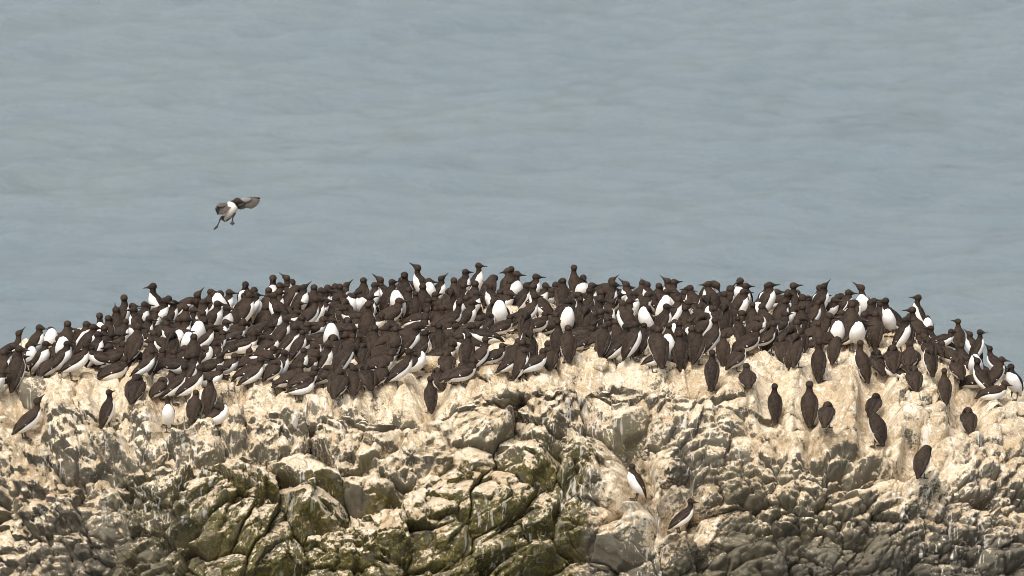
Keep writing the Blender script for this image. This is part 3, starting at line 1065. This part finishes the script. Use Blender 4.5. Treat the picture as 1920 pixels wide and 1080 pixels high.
1310 340 s 0 0 1350 650 |chick|half-grown small dark bird between two adults, right side
1460 190 T 0 0
1470 280 O 300 270 1490 680 |low|bird lying left with bulging streaked white belly
1690 190 C 20 20
1700 510 T 0 0 1700 880 |sleeping|round sleeper with two pale wing marks below the lying birds
@1680 560 8
300 20 L 325 290
440 250 K 180 180 460 650 |white|white belly of a bird near the right end, head hidden
180 230 C 0 0
905 165 U 0 330 930 640 |back|solitary brown back against the sea at the right end
660 320 C 90 90 700 500
1190 430 U 60 90 1220 790
1130 590 S^ 290 270 1150 830
640 470 O 290 270 760 830 |low|bird crouching left with streaked white belly, brown back up
430 545 C 330 330
450 640 T 340 340 500 880
240 660 C 0 0
510 800 K 340 340 490 1150
930 770 S 0 0 1000 1130
800 900 T 330 330 900 1210
1280 840 L^ 315 300 1340 1460 |standing|white-fronted bird at the right slope, black bill up left
1450 650 L^ 310 310 1560 1190 |billup|bird near the right edge with dagger bill raised
1720 940 S 215 215 1760 1500 |edge|rightmost bird of all, white front, on the slope
1210 790 K 180 180
@1700 640 8.71
560 410 U 350 0 620 1010 |back|brown back with white left edge, lowest of the right group
"""
birds = []; ox = oy = 0; sc = 1
for line in DATA.strip().splitlines():
    if line[0] == '@': a = line[1:].split(); ox, oy, sc = float(a[0]), float(a[1]), float(a[2]); continue
    lab = None; kind = None
    if '|' in line: line, kind, lab = line.split('|')
    f = line.split(); b_ = dict(x=ox+float(f[0])/sc, y=oy+float(f[1])/sc, pose=f[2], body=float(f[3]), head=float(f[4]), foot=None, label=lab, kind=kind)
    if len(f) > 5: b_['foot'] = (ox+float(f[5])/sc, oy+float(f[6])/sc)
    birds.append(b_)
# birds further back in the crowd of which only crowns and shoulders show between the others
SKX = [0,100,200,300,400,500,600,700,800,900,1000,1100,1200,1400,1500,1600,1700,1750,1800,1900]
SKY = [642,618,590,568,560,550,546,545,538,532,535,540,545,548,553,562,588,632,665,705]
LOY = [660,660,632,655,662,665,650,640,622,598,588,588,590,592,580,580,606,636,650,670]
NOGO = [(1040, 600, 34), (930, 640, 34), (880, 640, 30), (760, 640, 24), (640, 640, 22), (560, 640, 22), (1025, 578, 34), (1082, 566, 30), (958, 584, 32), (994, 614, 24), (468, 640, 30), (770, 602, 34), (812, 675, 34), (912, 690, 40)]
rf = random.Random(21); n_real = len(birds)
heads = [(b['x'], b['y']) for b in birds]
for tr in range(9000):
    x_ = rf.uniform(-10, 1900); a_, c_ = np.interp(x_, SKX, SKY), np.interp(x_, SKX, LOY); y_ = rf.uniform(a_, c_)
    if any(math.hypot(x_-q_[0], y_+12-q_[1]) < q_[2] for q_ in NOGO): continue
    if any(abs(x_-hx) < 23 and ((x_-hx)/22)**2+((y_-hy)/16)**2 < 1 for hx, hy in heads): continue
    heads.append((x_, y_))
    bd = rf.choice([60, 90, 90, 30, 0, 75, 120, 60, 270, 300, 45, 200, 130])
    if y_ > c_-45 and 120 < bd < 240: bd = 60
    birds.append(dict(x=x_, y=y_, pose=rf.choice(['S', 'S', 'C', 'C', 'C', 'T', 'T', 'S^', 'C^', 'C']), body=bd, head=bd+rf.choice([0, 0, 45, -45, 90]), foot=None, label=None, kind='filler'))
MPP = 1/223.25
def sc_free(b): return b['y'] > 735
placed = []
for i, b_ in enumerate(birds):
    code = b_['pose'][0]; up = '^' in b_['pose']; small = code == 's'
    if small: code = 'S'
    top = POSES[code][1]+(.012 if up else 0)
    hpx = top/MPP*.985
    scale = 1.0
    if b_['foot']:
        fx_, fy_ = b_['foot']; scale = min(1.22, max(.78 if not small else .5, (fy_-b_['y'])/hpx))
    else:
        r_ = random.Random(i*13+5); scale = r_.uniform(.88, 1.0) if b_['kind'] != 'filler' else r_.uniform(.80, .94)
        # bodies lie to the side of the head, opposite to the way it leans
        lean = {'U': .03, 'S': .04, 'L': .115, 'O': .15, 'C': .10, 'T': .0, 'K': -.01, 'D': .11}[code]
        fx_ = b_['x']-math.sin(R(b_['body']))*lean/MPP; fy_ = b_['y']+hpx*scale
    hit = None; py_ = fy_
    while hit is None and py_ < fy_+90:
        hit = BVH.ray_cast(Vector(CAM), ray(fx_, py_))[0]
        if hit is None: py_ += 2
    if hit is None: continue
    if sc_free(b_):
        cl = 9; tow = (Vector(CAM)-hit).normalized()
        for dz in (.08, .15, .24, .32):
            for dx in (-.05, .05):
                v_ = hit+Vector((dx, 0, dz))-Vector(CAM); q_ = BVH.ray_cast(Vector(CAM), v_.normalized())
                if q_[0] is not None: cl = min(cl, q_[3]-v_.length)
        hit = hit+tow*max(.05, min(.2, .125-cl))
    b_.update(wide=(code in 'CT' and random.Random(i*3+2).random() < .6) or (not b_['label'] and random.Random(i*7+1).random() < .22), code=code, up=up, scale=scale, pos=hit, fpy=py_)
    placed.append(b_)
# spread birds that would stand in each other, mostly in depth (the ground rises gently, so they stay where they are seen)
def half(code): return {'C': .085, 'T': .085, 'O': .085}.get(code, .072)
P_ = np.array([[b['pos'].x, b['pos'].y] for b in placed]); hw = np.array([half(b['code'])*b['scale'] for b in placed]); fixedw = np.array([.15 if b['foot'] else 1.0 for b in placed])
for it in range(8):
    D = P_[:, None]-P_[None]; dist = np.hypot(D[..., 0], D[..., 1]*.9)+1e-6; need = (hw[:, None]+hw[None])*.85
    ov = np.clip(need-dist, 0, None); np.fill_diagonal(ov, 0)
    mv = (D/dist[..., None]*ov[..., None]*.35); tot = mv.sum(1)*fixedw[:, None]
    tot[:, 0] *= .35; P_ += np.clip(tot, -.04, .04)
for b_, p_ in zip(placed, P_):
    if sc_free(b_) or (b_['foot'] and b_['foot'][1] > 740): continue
    b_['foot0'] = b_['pos']
    h_ = BVH.ray_cast(Vector((p_[0], p_[1], 5)), Vector((0, 0, -1)))[0]
    b_['pos'] = h_ if (h_ is not None and abs(h_.z-b_['pos'].z) < .45) else b_['pos']

# which birds show largest: paint them far to near as ellipses
hgt = {'U': .40, 'S': .35, 'L': .37, 'O': .32, 'C': .2, 'T': .23, 'K': .32, 'D': .30}
ids = np.full((540, 960), -1); yy, xx = np.mgrid[0:540, 0:960]
for i in sorted(range(len(placed)), key=lambda i: -placed[i]['pos'].y):
    b_ = placed[i]; x_, y_ = project(b_['pos']); hh = hgt[b_['code']]*b_['scale']/MPP; ww = (.075 if hgt[b_['code']] > .28 else .10)*b_['scale']/MPP
    x0, x1, y0, y1 = int((x_-ww)/2), int((x_+ww)/2)+1, int((y_-hh)/2), int(y_/2)+1
    x0, x1, y0, y1 = max(x0, 0), min(x1, 960), max(y0, 0), min(y1, 540)
    if x1 <= x0 or y1 <= y0: continue
    s_ = (slice(y0, y1), slice(x0, x1)); e_ = ((xx[s_]*2-x_)/ww)**2+((yy[s_]*2-(y_-hh/2))/(hh/2))**2 < 1
    ids[s_][e_] = i
cnt = np.bincount(ids[ids >= 0], minlength=len(placed))
for i, b_ in enumerate(placed): b_['area'] = int(cnt[i])+(100000 if b_['label'] else 0)-(50000 if b_['kind'] == 'filler' else 0)
placed.sort(key=lambda b: -b['area'])
single, crowd = placed[:299], placed[299:]

# ------------------------------------------------------------------ labels
POSEW = {'U': 'upright', 'S': 'standing', 'L': 'leaning', 'O': 'stooping', 'C': 'crouched', 'T': 'hunched', 'K': 'preening', 'D': 'bowing'}
def facing(a):
    a %= 360
    if a < 23 or a > 337: return 'with its back to us'
    if a < 68: return 'angled away right'
    if a < 113: return 'facing right'
    if a < 158: return 'angled towards us right'
    if a < 203: return 'facing us'
    if a < 248: return 'angled towards us left'
    if a < 293: return 'facing left'
    return 'angled away left'
LMK = {'tallest bird at the left end, white breast turned right': 'tall white-fronted bird at left end',
 'long-necked bird on the left skyline with bill pointing left': 'left skyline bird pointing left',
 'tall bird facing us on the skyline left of the billing pair': 'tall front-facing left skyline bird',
 'brown-backed bird at the shelf corner above the pointed stone': 'brown back at the shelf corner',
 'tall leaning bird with mottled white flank on the shelf': 'mottled-flank bird on the shelf',
 'white-fronted bird upright by the pale boulder on the left': 'upright bird by the pale boulder',
 'leaning bird with bright white breast before a sleeping mate': 'bright-breasted bird before its mate',
 'big upright white belly in the upper middle of the crowd': 'big upright white belly',
 'tall skyline bird, white chest, bill pointing right, upper centre': 'skyline bird pointing right, upper centre',
 'broad white belly with black neck drooping right, centre': 'broad white belly at centre',
 'tallest bird of the middle skyline, white left side': 'tallest middle skyline bird',
 'middle bird of the front three with broad white belly': 'middle bird of the front three',
 'long-tailed bird leaning right, bill across a white breast': 'long-tailed leaning bird',
 'skyline bird right of middle, bill pointing up left alone': 'bill-raised skyline bird right of middle',
 'brown back on the ledge front with crossed wing tips': 'brown back on the ledge front',
 'long-necked skyline bird with brown back and bill pointing right': 'right skyline bird pointing right',
 'slim brown back with thin white right edge, right crowd': 'slim brown back, right crowd',
 'white-chested skyline bird with bill pointing straight up': 'skyline bird with vertical bill',
 'brown-necked bird with full white belly turned right, right crowd': 'full white belly, right crowd',
 'tall bird with white left flank on the pale ledge, right': 'tall white-flanked ledge bird, right',
 'solitary brown back against the sea at the right end': 'solitary brown back at right end'}
for b_ in placed: b_['sx'], b_['sy'] = b_['x'], b_['y']
lms = [(b_, LMK[b_['label']]) for b_ in single if b_['label'] in LMK]
ORD = ['nearest', 'second', 'third', 'fourth', 'fifth', 'sixth', 'seventh', 'eighth', 'ninth', 'tenth', 'eleventh', 'twelfth', 'thirteenth', 'fourteenth', 'fifteenth', 'sixteenth', 'seventeenth', 'eighteenth', 'nineteenth', 'twentieth']
SECT = ['right of', 'below right of', 'below', 'below left of', 'left of', 'above left of', 'above', 'above right of']
used = {}
for b_ in single:
    if b_['label']: continue
    lm, nm = min(lms, key=lambda l: math.hypot(l[0]['sx']-b_['sx'], (l[0]['sy']-b_['sy'])*1.2))
    s_ = int(round(math.degrees(math.atan2(b_['sy']-lm['sy'], b_['sx']-lm['sx']))/45)) % 8
    used.setdefault((nm, s_), []).append((math.hypot(b_['sx']-lm['sx'], b_['sy']-lm['sy']), b_))
for (nm, s_), lst in used.items():
    lst.sort(key=lambda q: q[0])
    for k, (_, b_) in enumerate(lst):
        head = POSEW[b_['code']]
        fc = facing(b_['body'])
        if b_['up']: fc = 'bill raised'
        b_['label'] = '%s bird %s, %s %s %s' % (head, fc, ORD[min(k, 19)], SECT[s_], nm)
seen = {}
for b_ in single:
    L_ = b_['label'].strip()
    if 'bird' in L_.split() : L_ = L_.replace('bird', 'guillemot', 1)
    wds = L_.split()
    b_['label'] = ' '.join(wds[:16])

# ------------------------------------------------------------------ build them
def world_matrix(b_):
    yaw_ = R(90-b_['body']) if b_['body'] is not None else 0
    r_ = random.Random(int(b_['x']*31+b_['y']*7)); s_ = b_['scale']
    j_ = 1 if b_['foot'] else 1.7
    M = Matrix.Translation(b_['pos']-Vector((0, 0, .012)))@Matrix.Rotation(yaw_+R(r_.uniform(-7, 7))*j_, 4, 'Z')@Matrix.Rotation(R(r_.uniform(-3.5, 3.5))*j_, 4, 'X')@Matrix.Rotation(R(r_.uniform(-4, 4))*j_, 4, 'Y')
    return M@Matrix.Diagonal((s_*r_.uniform(.97, 1.05), s_*r_.uniform(1.0, 1.10), s_, 1))
def turn_of(b_):
    d = (b_['body']-b_['head']+180) % 360-180       # positive = to the bird's left
    return int(max(-135, min(135, round(d/45)*45)))
GROUP = 'guillemots crowded on the rock top'
for b_ in single:
    body, bill, eyes, wings, feet = get_meshes(b_['code'], turn_of(b_), b_['up'], b_['wide'])
    root = empty('guillemot'); root.matrix_world = world_matrix(b_)
    tag(root, b_['label'], 'seabird', GROUP)
    bo = link_mesh('body', body, root)
    link_mesh('bill', bill, root)
    for m_ in wings: link_mesh('wing', m_, root)
    for m_ in feet: link_mesh('foot', m_, root)
    for m_ in eyes: link_mesh('eye', m_, root)
# the birds that hardly show, joined
def joined(lst):
    Vs, Fs, Ws, Ss, Ms = [], [], [], [], []; n0 = 0
    for b_ in lst:
        M = np.array(world_matrix(b_)); body, bill, eyes, wings, feet = get_meshes(b_['code'], turn_of(b_), b_['up'], b_['wide'])
        for mi, me in [(0, body), (1, bill)]+[(0, w_) for w_ in wings]:
            n = len(me.vertices); co = np.empty(n*3, dtype=np.float32); me.vertices.foreach_get('co', co)
            co = co.reshape(-1, 3)@M[:3, :3].T+M[:3, 3]; Vs.append(co)
            if 'white' in me.attributes:
                for nm_, L_ in (('white', Ws), ('soil_shade', Ss)):
                    a = np.empty(n, dtype=np.float32); me.attributes[nm_].data.foreach_get('value', a); L_.append(a)
            else: Ws.append(np.zeros(n)); Ss.append(np.zeros(n))
            for p in me.polygons: Fs.append([n0+v for v in p.vertices]); Ms.append(mi)
            n0 += n
    me = tri_mesh('guillemots_in_the_crowd', np.concatenate(Vs).tolist(), Fs, PLUME, {'white': np.concatenate(Ws), 'soil_shade': np.concatenate(Ss)})
    me.materials.append(HORN)
    if len(me.polygons) == len(Ms): me.polygons.foreach_set('material_index', np.array(Ms, dtype=np.int32))
    return me
if crowd:
    o = link_mesh('guillemot_crowd', joined(crowd)); tag(o, 'guillemots mostly hidden behind others deep in the packed colony', 'seabirds', kind='stuff')


# ------------------------------------------------------------------ loose boulders lying on the rock
def boulder(px0, px1, py0, py1, label, seed, tone=.9, boxy=0.0, deep=.8):
    cx_, base = (px0+px1)/2, py1
    hit = BVH.ray_cast(Vector(CAM), ray(cx_, base-2))[0]
    if hit is None: return
    wd, ht = (px1-px0)*MPP, (py1-py0)*MPP*1.04
    rr = random.Random(seed); n_, m_ = 22, 32
    pl = []
    for k in range(13):
        z_ = rr.uniform(-1, 1); a_ = rr.uniform(0, 6.283); s_ = math.sqrt(1-z_*z_)
        pl.append(((s_*math.cos(a_), s_*math.sin(a_), z_), rr.uniform(.72, .98)))
    pl += [((0, 0, 1), .80), ((0, -.86, .5), .80), ((0, -1, -.1), .82)]
    pn = np.array([p_[0] for p_ in pl]); pd = np.array([p_[1] for p_ in pl])
    th = np.linspace(0.02, math.pi-.02, n_); ph = np.linspace(0, 2*math.pi, m_, endpoint=False); TH, PH = np.meshgrid(th, ph, indexing='ij')
    D_ = np.stack([np.sin(TH)*np.cos(PH), np.sin(TH)*np.sin(PH), np.cos(TH)], -1).reshape(-1, 3)
    dots = D_@pn.T; rad = np.where(dots > .05, pd/np.maximum(dots, .05), 9).min(1)
    rad = np.minimum(rad, 1.12)*(1+.05*fbm(D_[:, 0]*4+seed, D_[:, 1]*4+D_[:, 2]*3, seed, 3))
    V_ = D_*rad[:, None]*np.array([wd/2, wd/2*deep, ht/2]); V_[:, 2] += ht*.40
    ix = np.arange(n_*m_).reshape(n_, m_); nx = np.roll(ix, -1, 1)
    F_ = np.stack([ix[:-1], ix[1:], nx[1:], nx[:-1]], -1).reshape(-1, 4)

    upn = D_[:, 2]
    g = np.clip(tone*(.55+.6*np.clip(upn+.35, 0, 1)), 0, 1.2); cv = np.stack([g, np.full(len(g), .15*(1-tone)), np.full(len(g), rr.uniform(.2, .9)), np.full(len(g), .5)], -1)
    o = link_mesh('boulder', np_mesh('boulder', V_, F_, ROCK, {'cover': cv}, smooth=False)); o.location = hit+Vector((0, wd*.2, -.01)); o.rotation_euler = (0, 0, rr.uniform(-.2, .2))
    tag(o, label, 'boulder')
boulder(1004, 1046, 563, 597, 'tan boulder wedged in the crowd, left of the smaller round one', 11, .62)
boulder(1064, 1101, 555, 582, 'rounded tan boulder behind the tall oval brown back', 12, .60)
boulder(938, 978, 568, 600, 'pointed cream boulder in the crowd right of the broad white belly', 13, .85)
boulder(980, 1008, 606, 626, 'small tan stone just below the pointed cream boulder', 14, .66)
boulder(34, 90, 697, 765, 'grey-faced boulder at the left end with a white belly above it', 15, .42)
boulder(882, 942, 681, 716, 'flat tan stone sloping under the front brown bird, centre', 16, .78)
boulder(448, 488, 634, 666, 'pale boulder among the birds left of the centre', 17, .95)
boulder(790, 832, 660, 704, 'yellowish-cream boulder beside the round brown sleeper', 18, .92)
boulder(514, 568, 701, 728, 'pale stones under the large sleeping bird on the left shelf', 19, 1.0)
boulder(752, 792, 594, 614, 'low cream stone below the big upright white belly', 20, .95)
boulder(1112, 1142, 668, 698, 'squat cream stone under the long-tailed leaning bird', 21, .9)
boulder(1230, 1268, 672, 700, 'rounded tan stone right of the curved white-fronted bird', 22, .85)

# ------------------------------------------------------------------ the guillemot in flight
FU = MPP/12
def fp(zx, zy, y=0.0): return Vector(((zx-720)*FU, y, -(zy-560)*FU))
fly = empty('flying_guillemot', (( 440-960)*MPP*1.02, 1.2, zfrom(396.7, 1.2)))
tag(fly, 'guillemot in flight over the sea with wings spread and webbed feet dangling', 'seabird')
def quill_material():
    m, t, b = new_mat('flight_feathers'); q = NB(t); v = q.node('TexCoord').outputs['Object']
    n = q.noise(v, 90, 3); c = q.mix(q.ramp(n, .3, .7), (.060, .047, .038), (.125, .098, .076))
    t.links.new(c, b.inputs['Base Color']); b.inputs['Roughness'].default_value = .6; return m
QUILL = quill_material(); COVERT = plain('underwing_coverts', (.20, .19, .18), .7)
DARKQ = plain('dark_feathers', (.030, .023, .019), .65)
# body, belly towards us
cps = [(505,770,22,14,.010),(530,705,62,40,.006),(575,615,118,84,0),(630,515,142,106,-.004),(680,430,144,108,-.006),(722,372,100,90,-.008),(755,335,74,72,-.012),(785,308,64,64,-.018)]
C, ti = crom([(a, b, c, d, e) for a, b, c, d, e in cps], 34)
V, F, Wt, Shade = [], [], [], []; m = 22; ang = np.linspace(0, 2*math.pi, m, endpoint=False)
cen = np.stack([(C[:, 0]-720)*FU, C[:, 4], -(C[:, 1]-560)*FU], 1); tn = np.gradient(cen, axis=0); tn /= np.linalg.norm(tn, axis=1, keepdims=True)
dor = np.array([0, 1.0, 0])[None]-tn*tn[:, 1:2]; dor /= np.linalg.norm(dor, axis=1, keepdims=True); sd_ = np.cross(tn, dor)
for k in range(34):
    V += (cen[k]+np.outer(np.cos(ang), dor[k])*C[k, 3]*FU+np.outer(np.sin(ang), sd_[k])*C[k, 2]*FU).tolist()
    vent = 180-np.abs(np.degrees((ang+math.pi) % (2*math.pi)-math.pi)); lim = np.interp(ti[k], [0, 1, 4.3, 4.9, 5.6, 6], [80, 108, 108, 74, 22, -20]); Wt += np.clip(.5+(lim-vent)/14, 0, 1).tolist(); Shade += [float(np.clip(1.5-ti[k]*.27, .1, 1))]*m  # last list paints the shaded underside beige, fading out at the breast
for k in range(33):
    for j in range(m): F.append((k*m+j, k*m+(j+1) % m, (k+1)*m+(j+1) % m, (k+1)*m+j))
F.append(tuple(range(m)))
hc = Vector(cen[-1])+Vector((.006, -.004, .002)); d = Vector((.98, -.12, -.10)).normalized(); sdv = Vector((0, 0, 1)).cross(d).normalized(); uv = d.cross(sdv)
b0 = len(V); ah = np.linspace(0, 2*math.pi, 14, endpoint=False)
prof = [(-.0335,.003,.003,0),(-.031,.012,.012,0),(-.022,.0215,.0225,.001),(-.008,.0265,.0275,.002),(.006,.0255,.027,.002),(.018,.021,.0225,.001),(.030,.015,.0165,-.001),(.041,.010,.012,-.003),(.050,.0068,.009,-.004),(.054,.004,.005,-.004)]
for (s_, r1, r2_, u_) in prof:
    for a in ah: V.append(tuple(hc+d*s_+uv*u_+sdv*math.sin(a)*r1+uv*math.cos(a)*r2_)); Wt.append(0); Shade.append(0)
for k in range(9):
    for j in range(14): F.append((b0+k*14+j, b0+k*14+(j+1) % 14, b0+(k+1)*14+(j+1) % 14, b0+(k+1)*14+j))
link_mesh('body', tri_mesh('flying_body', V, F, PLUME, {'white': Wt, 'soil_shade': Shade}), fly)
V, F = [], []
for (s_, r1, r2_, u_) in [(.040,.0075,.0105,-.0035),(.054,.0056,.0088,-.0045),(.068,.0040,.0068,-.0050),(.082,.0026,.0045,-.0064),(.094,.0010,.0018,-.0090)]:
    for j in range(8): a = j/8*2*math.pi; V.append(tuple(hc+d*s_+uv*u_+sdv*math.sin(a)*r1+uv*math.cos(a)*r2_))
for k in range(4):
    for j in range(8): F.append((k*8+j, k*8+(j+1) % 8, k*8+8+(j+1) % 8, k*8+8+j))
link_mesh('bill', tri_mesh('flying_bill', V, F, HORN, {}), fly)
def blade(name, root, tip, width, mat, parent, bend=.006, thick=.0012):
    """one feather: a long rounded blade with a little curl"""
    ax = tip-root; L_ = ax.length; ax = ax/L_; yv = Vector((0, 1, 0)); wv = ax.cross(yv).normalized(); nv_ = wv.cross(ax)
    V, F = [], []; prof_ = [(0, .45), (.25, .85), (.55, 1.0), (.8, .92), (.93, .62), (1.0, .12)]
    for t_, w2 in prof_:
        c_ = root+ax*L_*t_+nv_*bend*math.sin(t_*math.pi)
        for sg, th_ in ((-1, -1), (1, -1), (1, 1), (-1, 1)): V.append(tuple(c_+wv*sg*w2*width/2+nv_*th_*thick/2))
    for k in range(5):
        for j in range(4): F.append((k*4+j, k*4+(j+1) % 4, k*4+4+(j+1) % 4, k*4+4+j))
    F.append((3, 2, 1, 0)); F.append((20, 21, 22, 23))
    return link_mesh(name, tri_mesh(name, V, F, mat, {}), parent)
def panel(name, pts, thick, mat, parent):
    """cambered wing panel from an outline of (zoom x, zoom y, depth)"""
    P = [fp(*p_) for p_ in pts]; c_ = sum(P, Vector())/len(P); V = []; n = len(P)
    for sg in (-1, 1):
        V += [tuple(p_+Vector((0, sg*thick*.15, 0))) for p_ in P]; V += [tuple(c_*.45+p_*.55+Vector((0, sg*thick*.5, 0))) for p_ in P]; V.append(tuple(c_+Vector((0, sg*thick*.6, 0))))
    F = []; B = 2*n+1
    for j in range(n):
        k = (j+1) % n
        F += [(j, k, n+k, n+j), (n+j, n+k, 2*n), (B+k, B+j, B+n+j, B+n+k), (B+n+k, B+n+j, B+2*n), (k, j, B+j, B+k)]
    return link_mesh(name, tri_mesh(name, V, F, mat, {}), parent)
# wing to our right, spread wide
wr = panel('wing', [(800,330,0),(850,290,.005),(900,242,.01),(1000,238,.015),(1110,246,.02),(1130,290,.02),(1080,345,.018),(1000,350,.012),(930,400,.006),(850,440,0),(800,430,-.002)], .018, COVERT, fly)
tips = [(1322,270),(1314,322),(1300,362),(1276,400),(1246,432),(1208,462),(1168,488),(1118,508),(1068,494),(1020,480)]
for k, (x_, y_) in enumerate(tips):
    f_ = k/9; blade('feather', fp(1120-110*f_, 256+50*f_, .022-.006*f_), fp(x_, y_, .035-.004*k), .020, QUILL if k else DARKQ, wr, .004)
for k, (x_, y_) in enumerate([(985,478),(950,500),(905,516),(862,520),(825,512),(796,495)]):
    blade('feather', fp(1000-34*k, 320+14*k, .014), fp(x_, y_, .010), .024, QUILL if k < 4 else DARKQ, wr, .003)
blade('feather', fp(880, 262, .012), fp(1125, 244, .018), .012, DARKQ, wr, .002)
# wing to our left, swung forward and foreshortened
wl = panel('wing', [(600,350,-.01),(540,335,-.02),(470,340,-.035),(395,326,-.05),(340,372,-.06),(352,420,-.065),(430,430,-.06),(510,420,-.045),(580,420,-.03)], .016, QUILL, fly)
tl = [(300,485),(318,540),(346,596),(382,600),(418,592),(452,604),(486,590),(518,560),(548,530),(572,502),(598,474),(622,452),(645,444)]
for k, (x_, y_) in enumerate(tl):
    f_ = k/12; blade('feather', fp(362+210*f_, 372-8*math.sin(f_*3), -.058+.03*f_), fp(x_, y_, -.085+.035*f_), .019, DARKQ if k < 3 else QUILL, wl, .006)
blade('feather', fp(395, 328, -.05), fp(300, 480, -.07), .016, DARKQ, wl, .008)
# tail fan
tail = panel('tail', [(470,700,.012),(560,690,.012),(600,730,.012),(545,770,.012),(480,770,.012)], .010, DARKQ, fly)
for k, (x_, y_) in enumerate([(428,776),(460,798),(498,814),(536,808),(574,794),(608,768),(640,738)]):
    blade('feather', fp(500+10*k, 690, .012), fp(x_, y_, .016), .013, QUILL if k % 2 else DARKQ, tail, .002)
# legs and webbed feet
def limb(name, pts, parent, mat=SKIN):
    V, F = [], []
    for i, (x_, y_, dy, r_) in enumerate(pts):
        for j in range(8): a = j/8*2*math.pi; V.append(tuple(fp(x_, y_, dy)+Vector((math.cos(a)*r_, math.sin(a)*r_, 0))))
    for k in range(len(pts)-1):
        for j in range(8): F.append((k*8+j, k*8+(j+1) % 8, k*8+8+(j+1) % 8, k*8+8+j))
    F += [tuple(range(8)), tuple(range(8*len(pts)-8, 8*len(pts)))]
    return link_mesh(name, tri_mesh(name, V, F, mat, {}), parent)
l1 = limb('leg', [(470,660,-.005,.017),(425,710,-.012,.013),(395,735,-.015,.008),(378,790,-.018,.0055),(345,862,-.02,.005)], fly)
panel('foot', [(345,855,-.02),(365,885,-.022),(345,915,-.03),(300,950,-.035),(248,972,-.04),(262,925,-.038),(300,880,-.03)], .006, DARKQ, l1)
l2 = limb('leg', [(690,560,-.01,.020),(718,610,-.014,.017),(680,668,-.018,.013),(686,710,-.02,.0055),(686,768,-.022,.005)], fly)
panel('foot', [(678,760,-.022),(694,760,-.022),(718,800,-.03),(746,842,-.036),(708,836,-.034),(680,868,-.038),(652,838,-.034),(612,832,-.036),(645,795,-.03)], .006, DARKQ, l2)
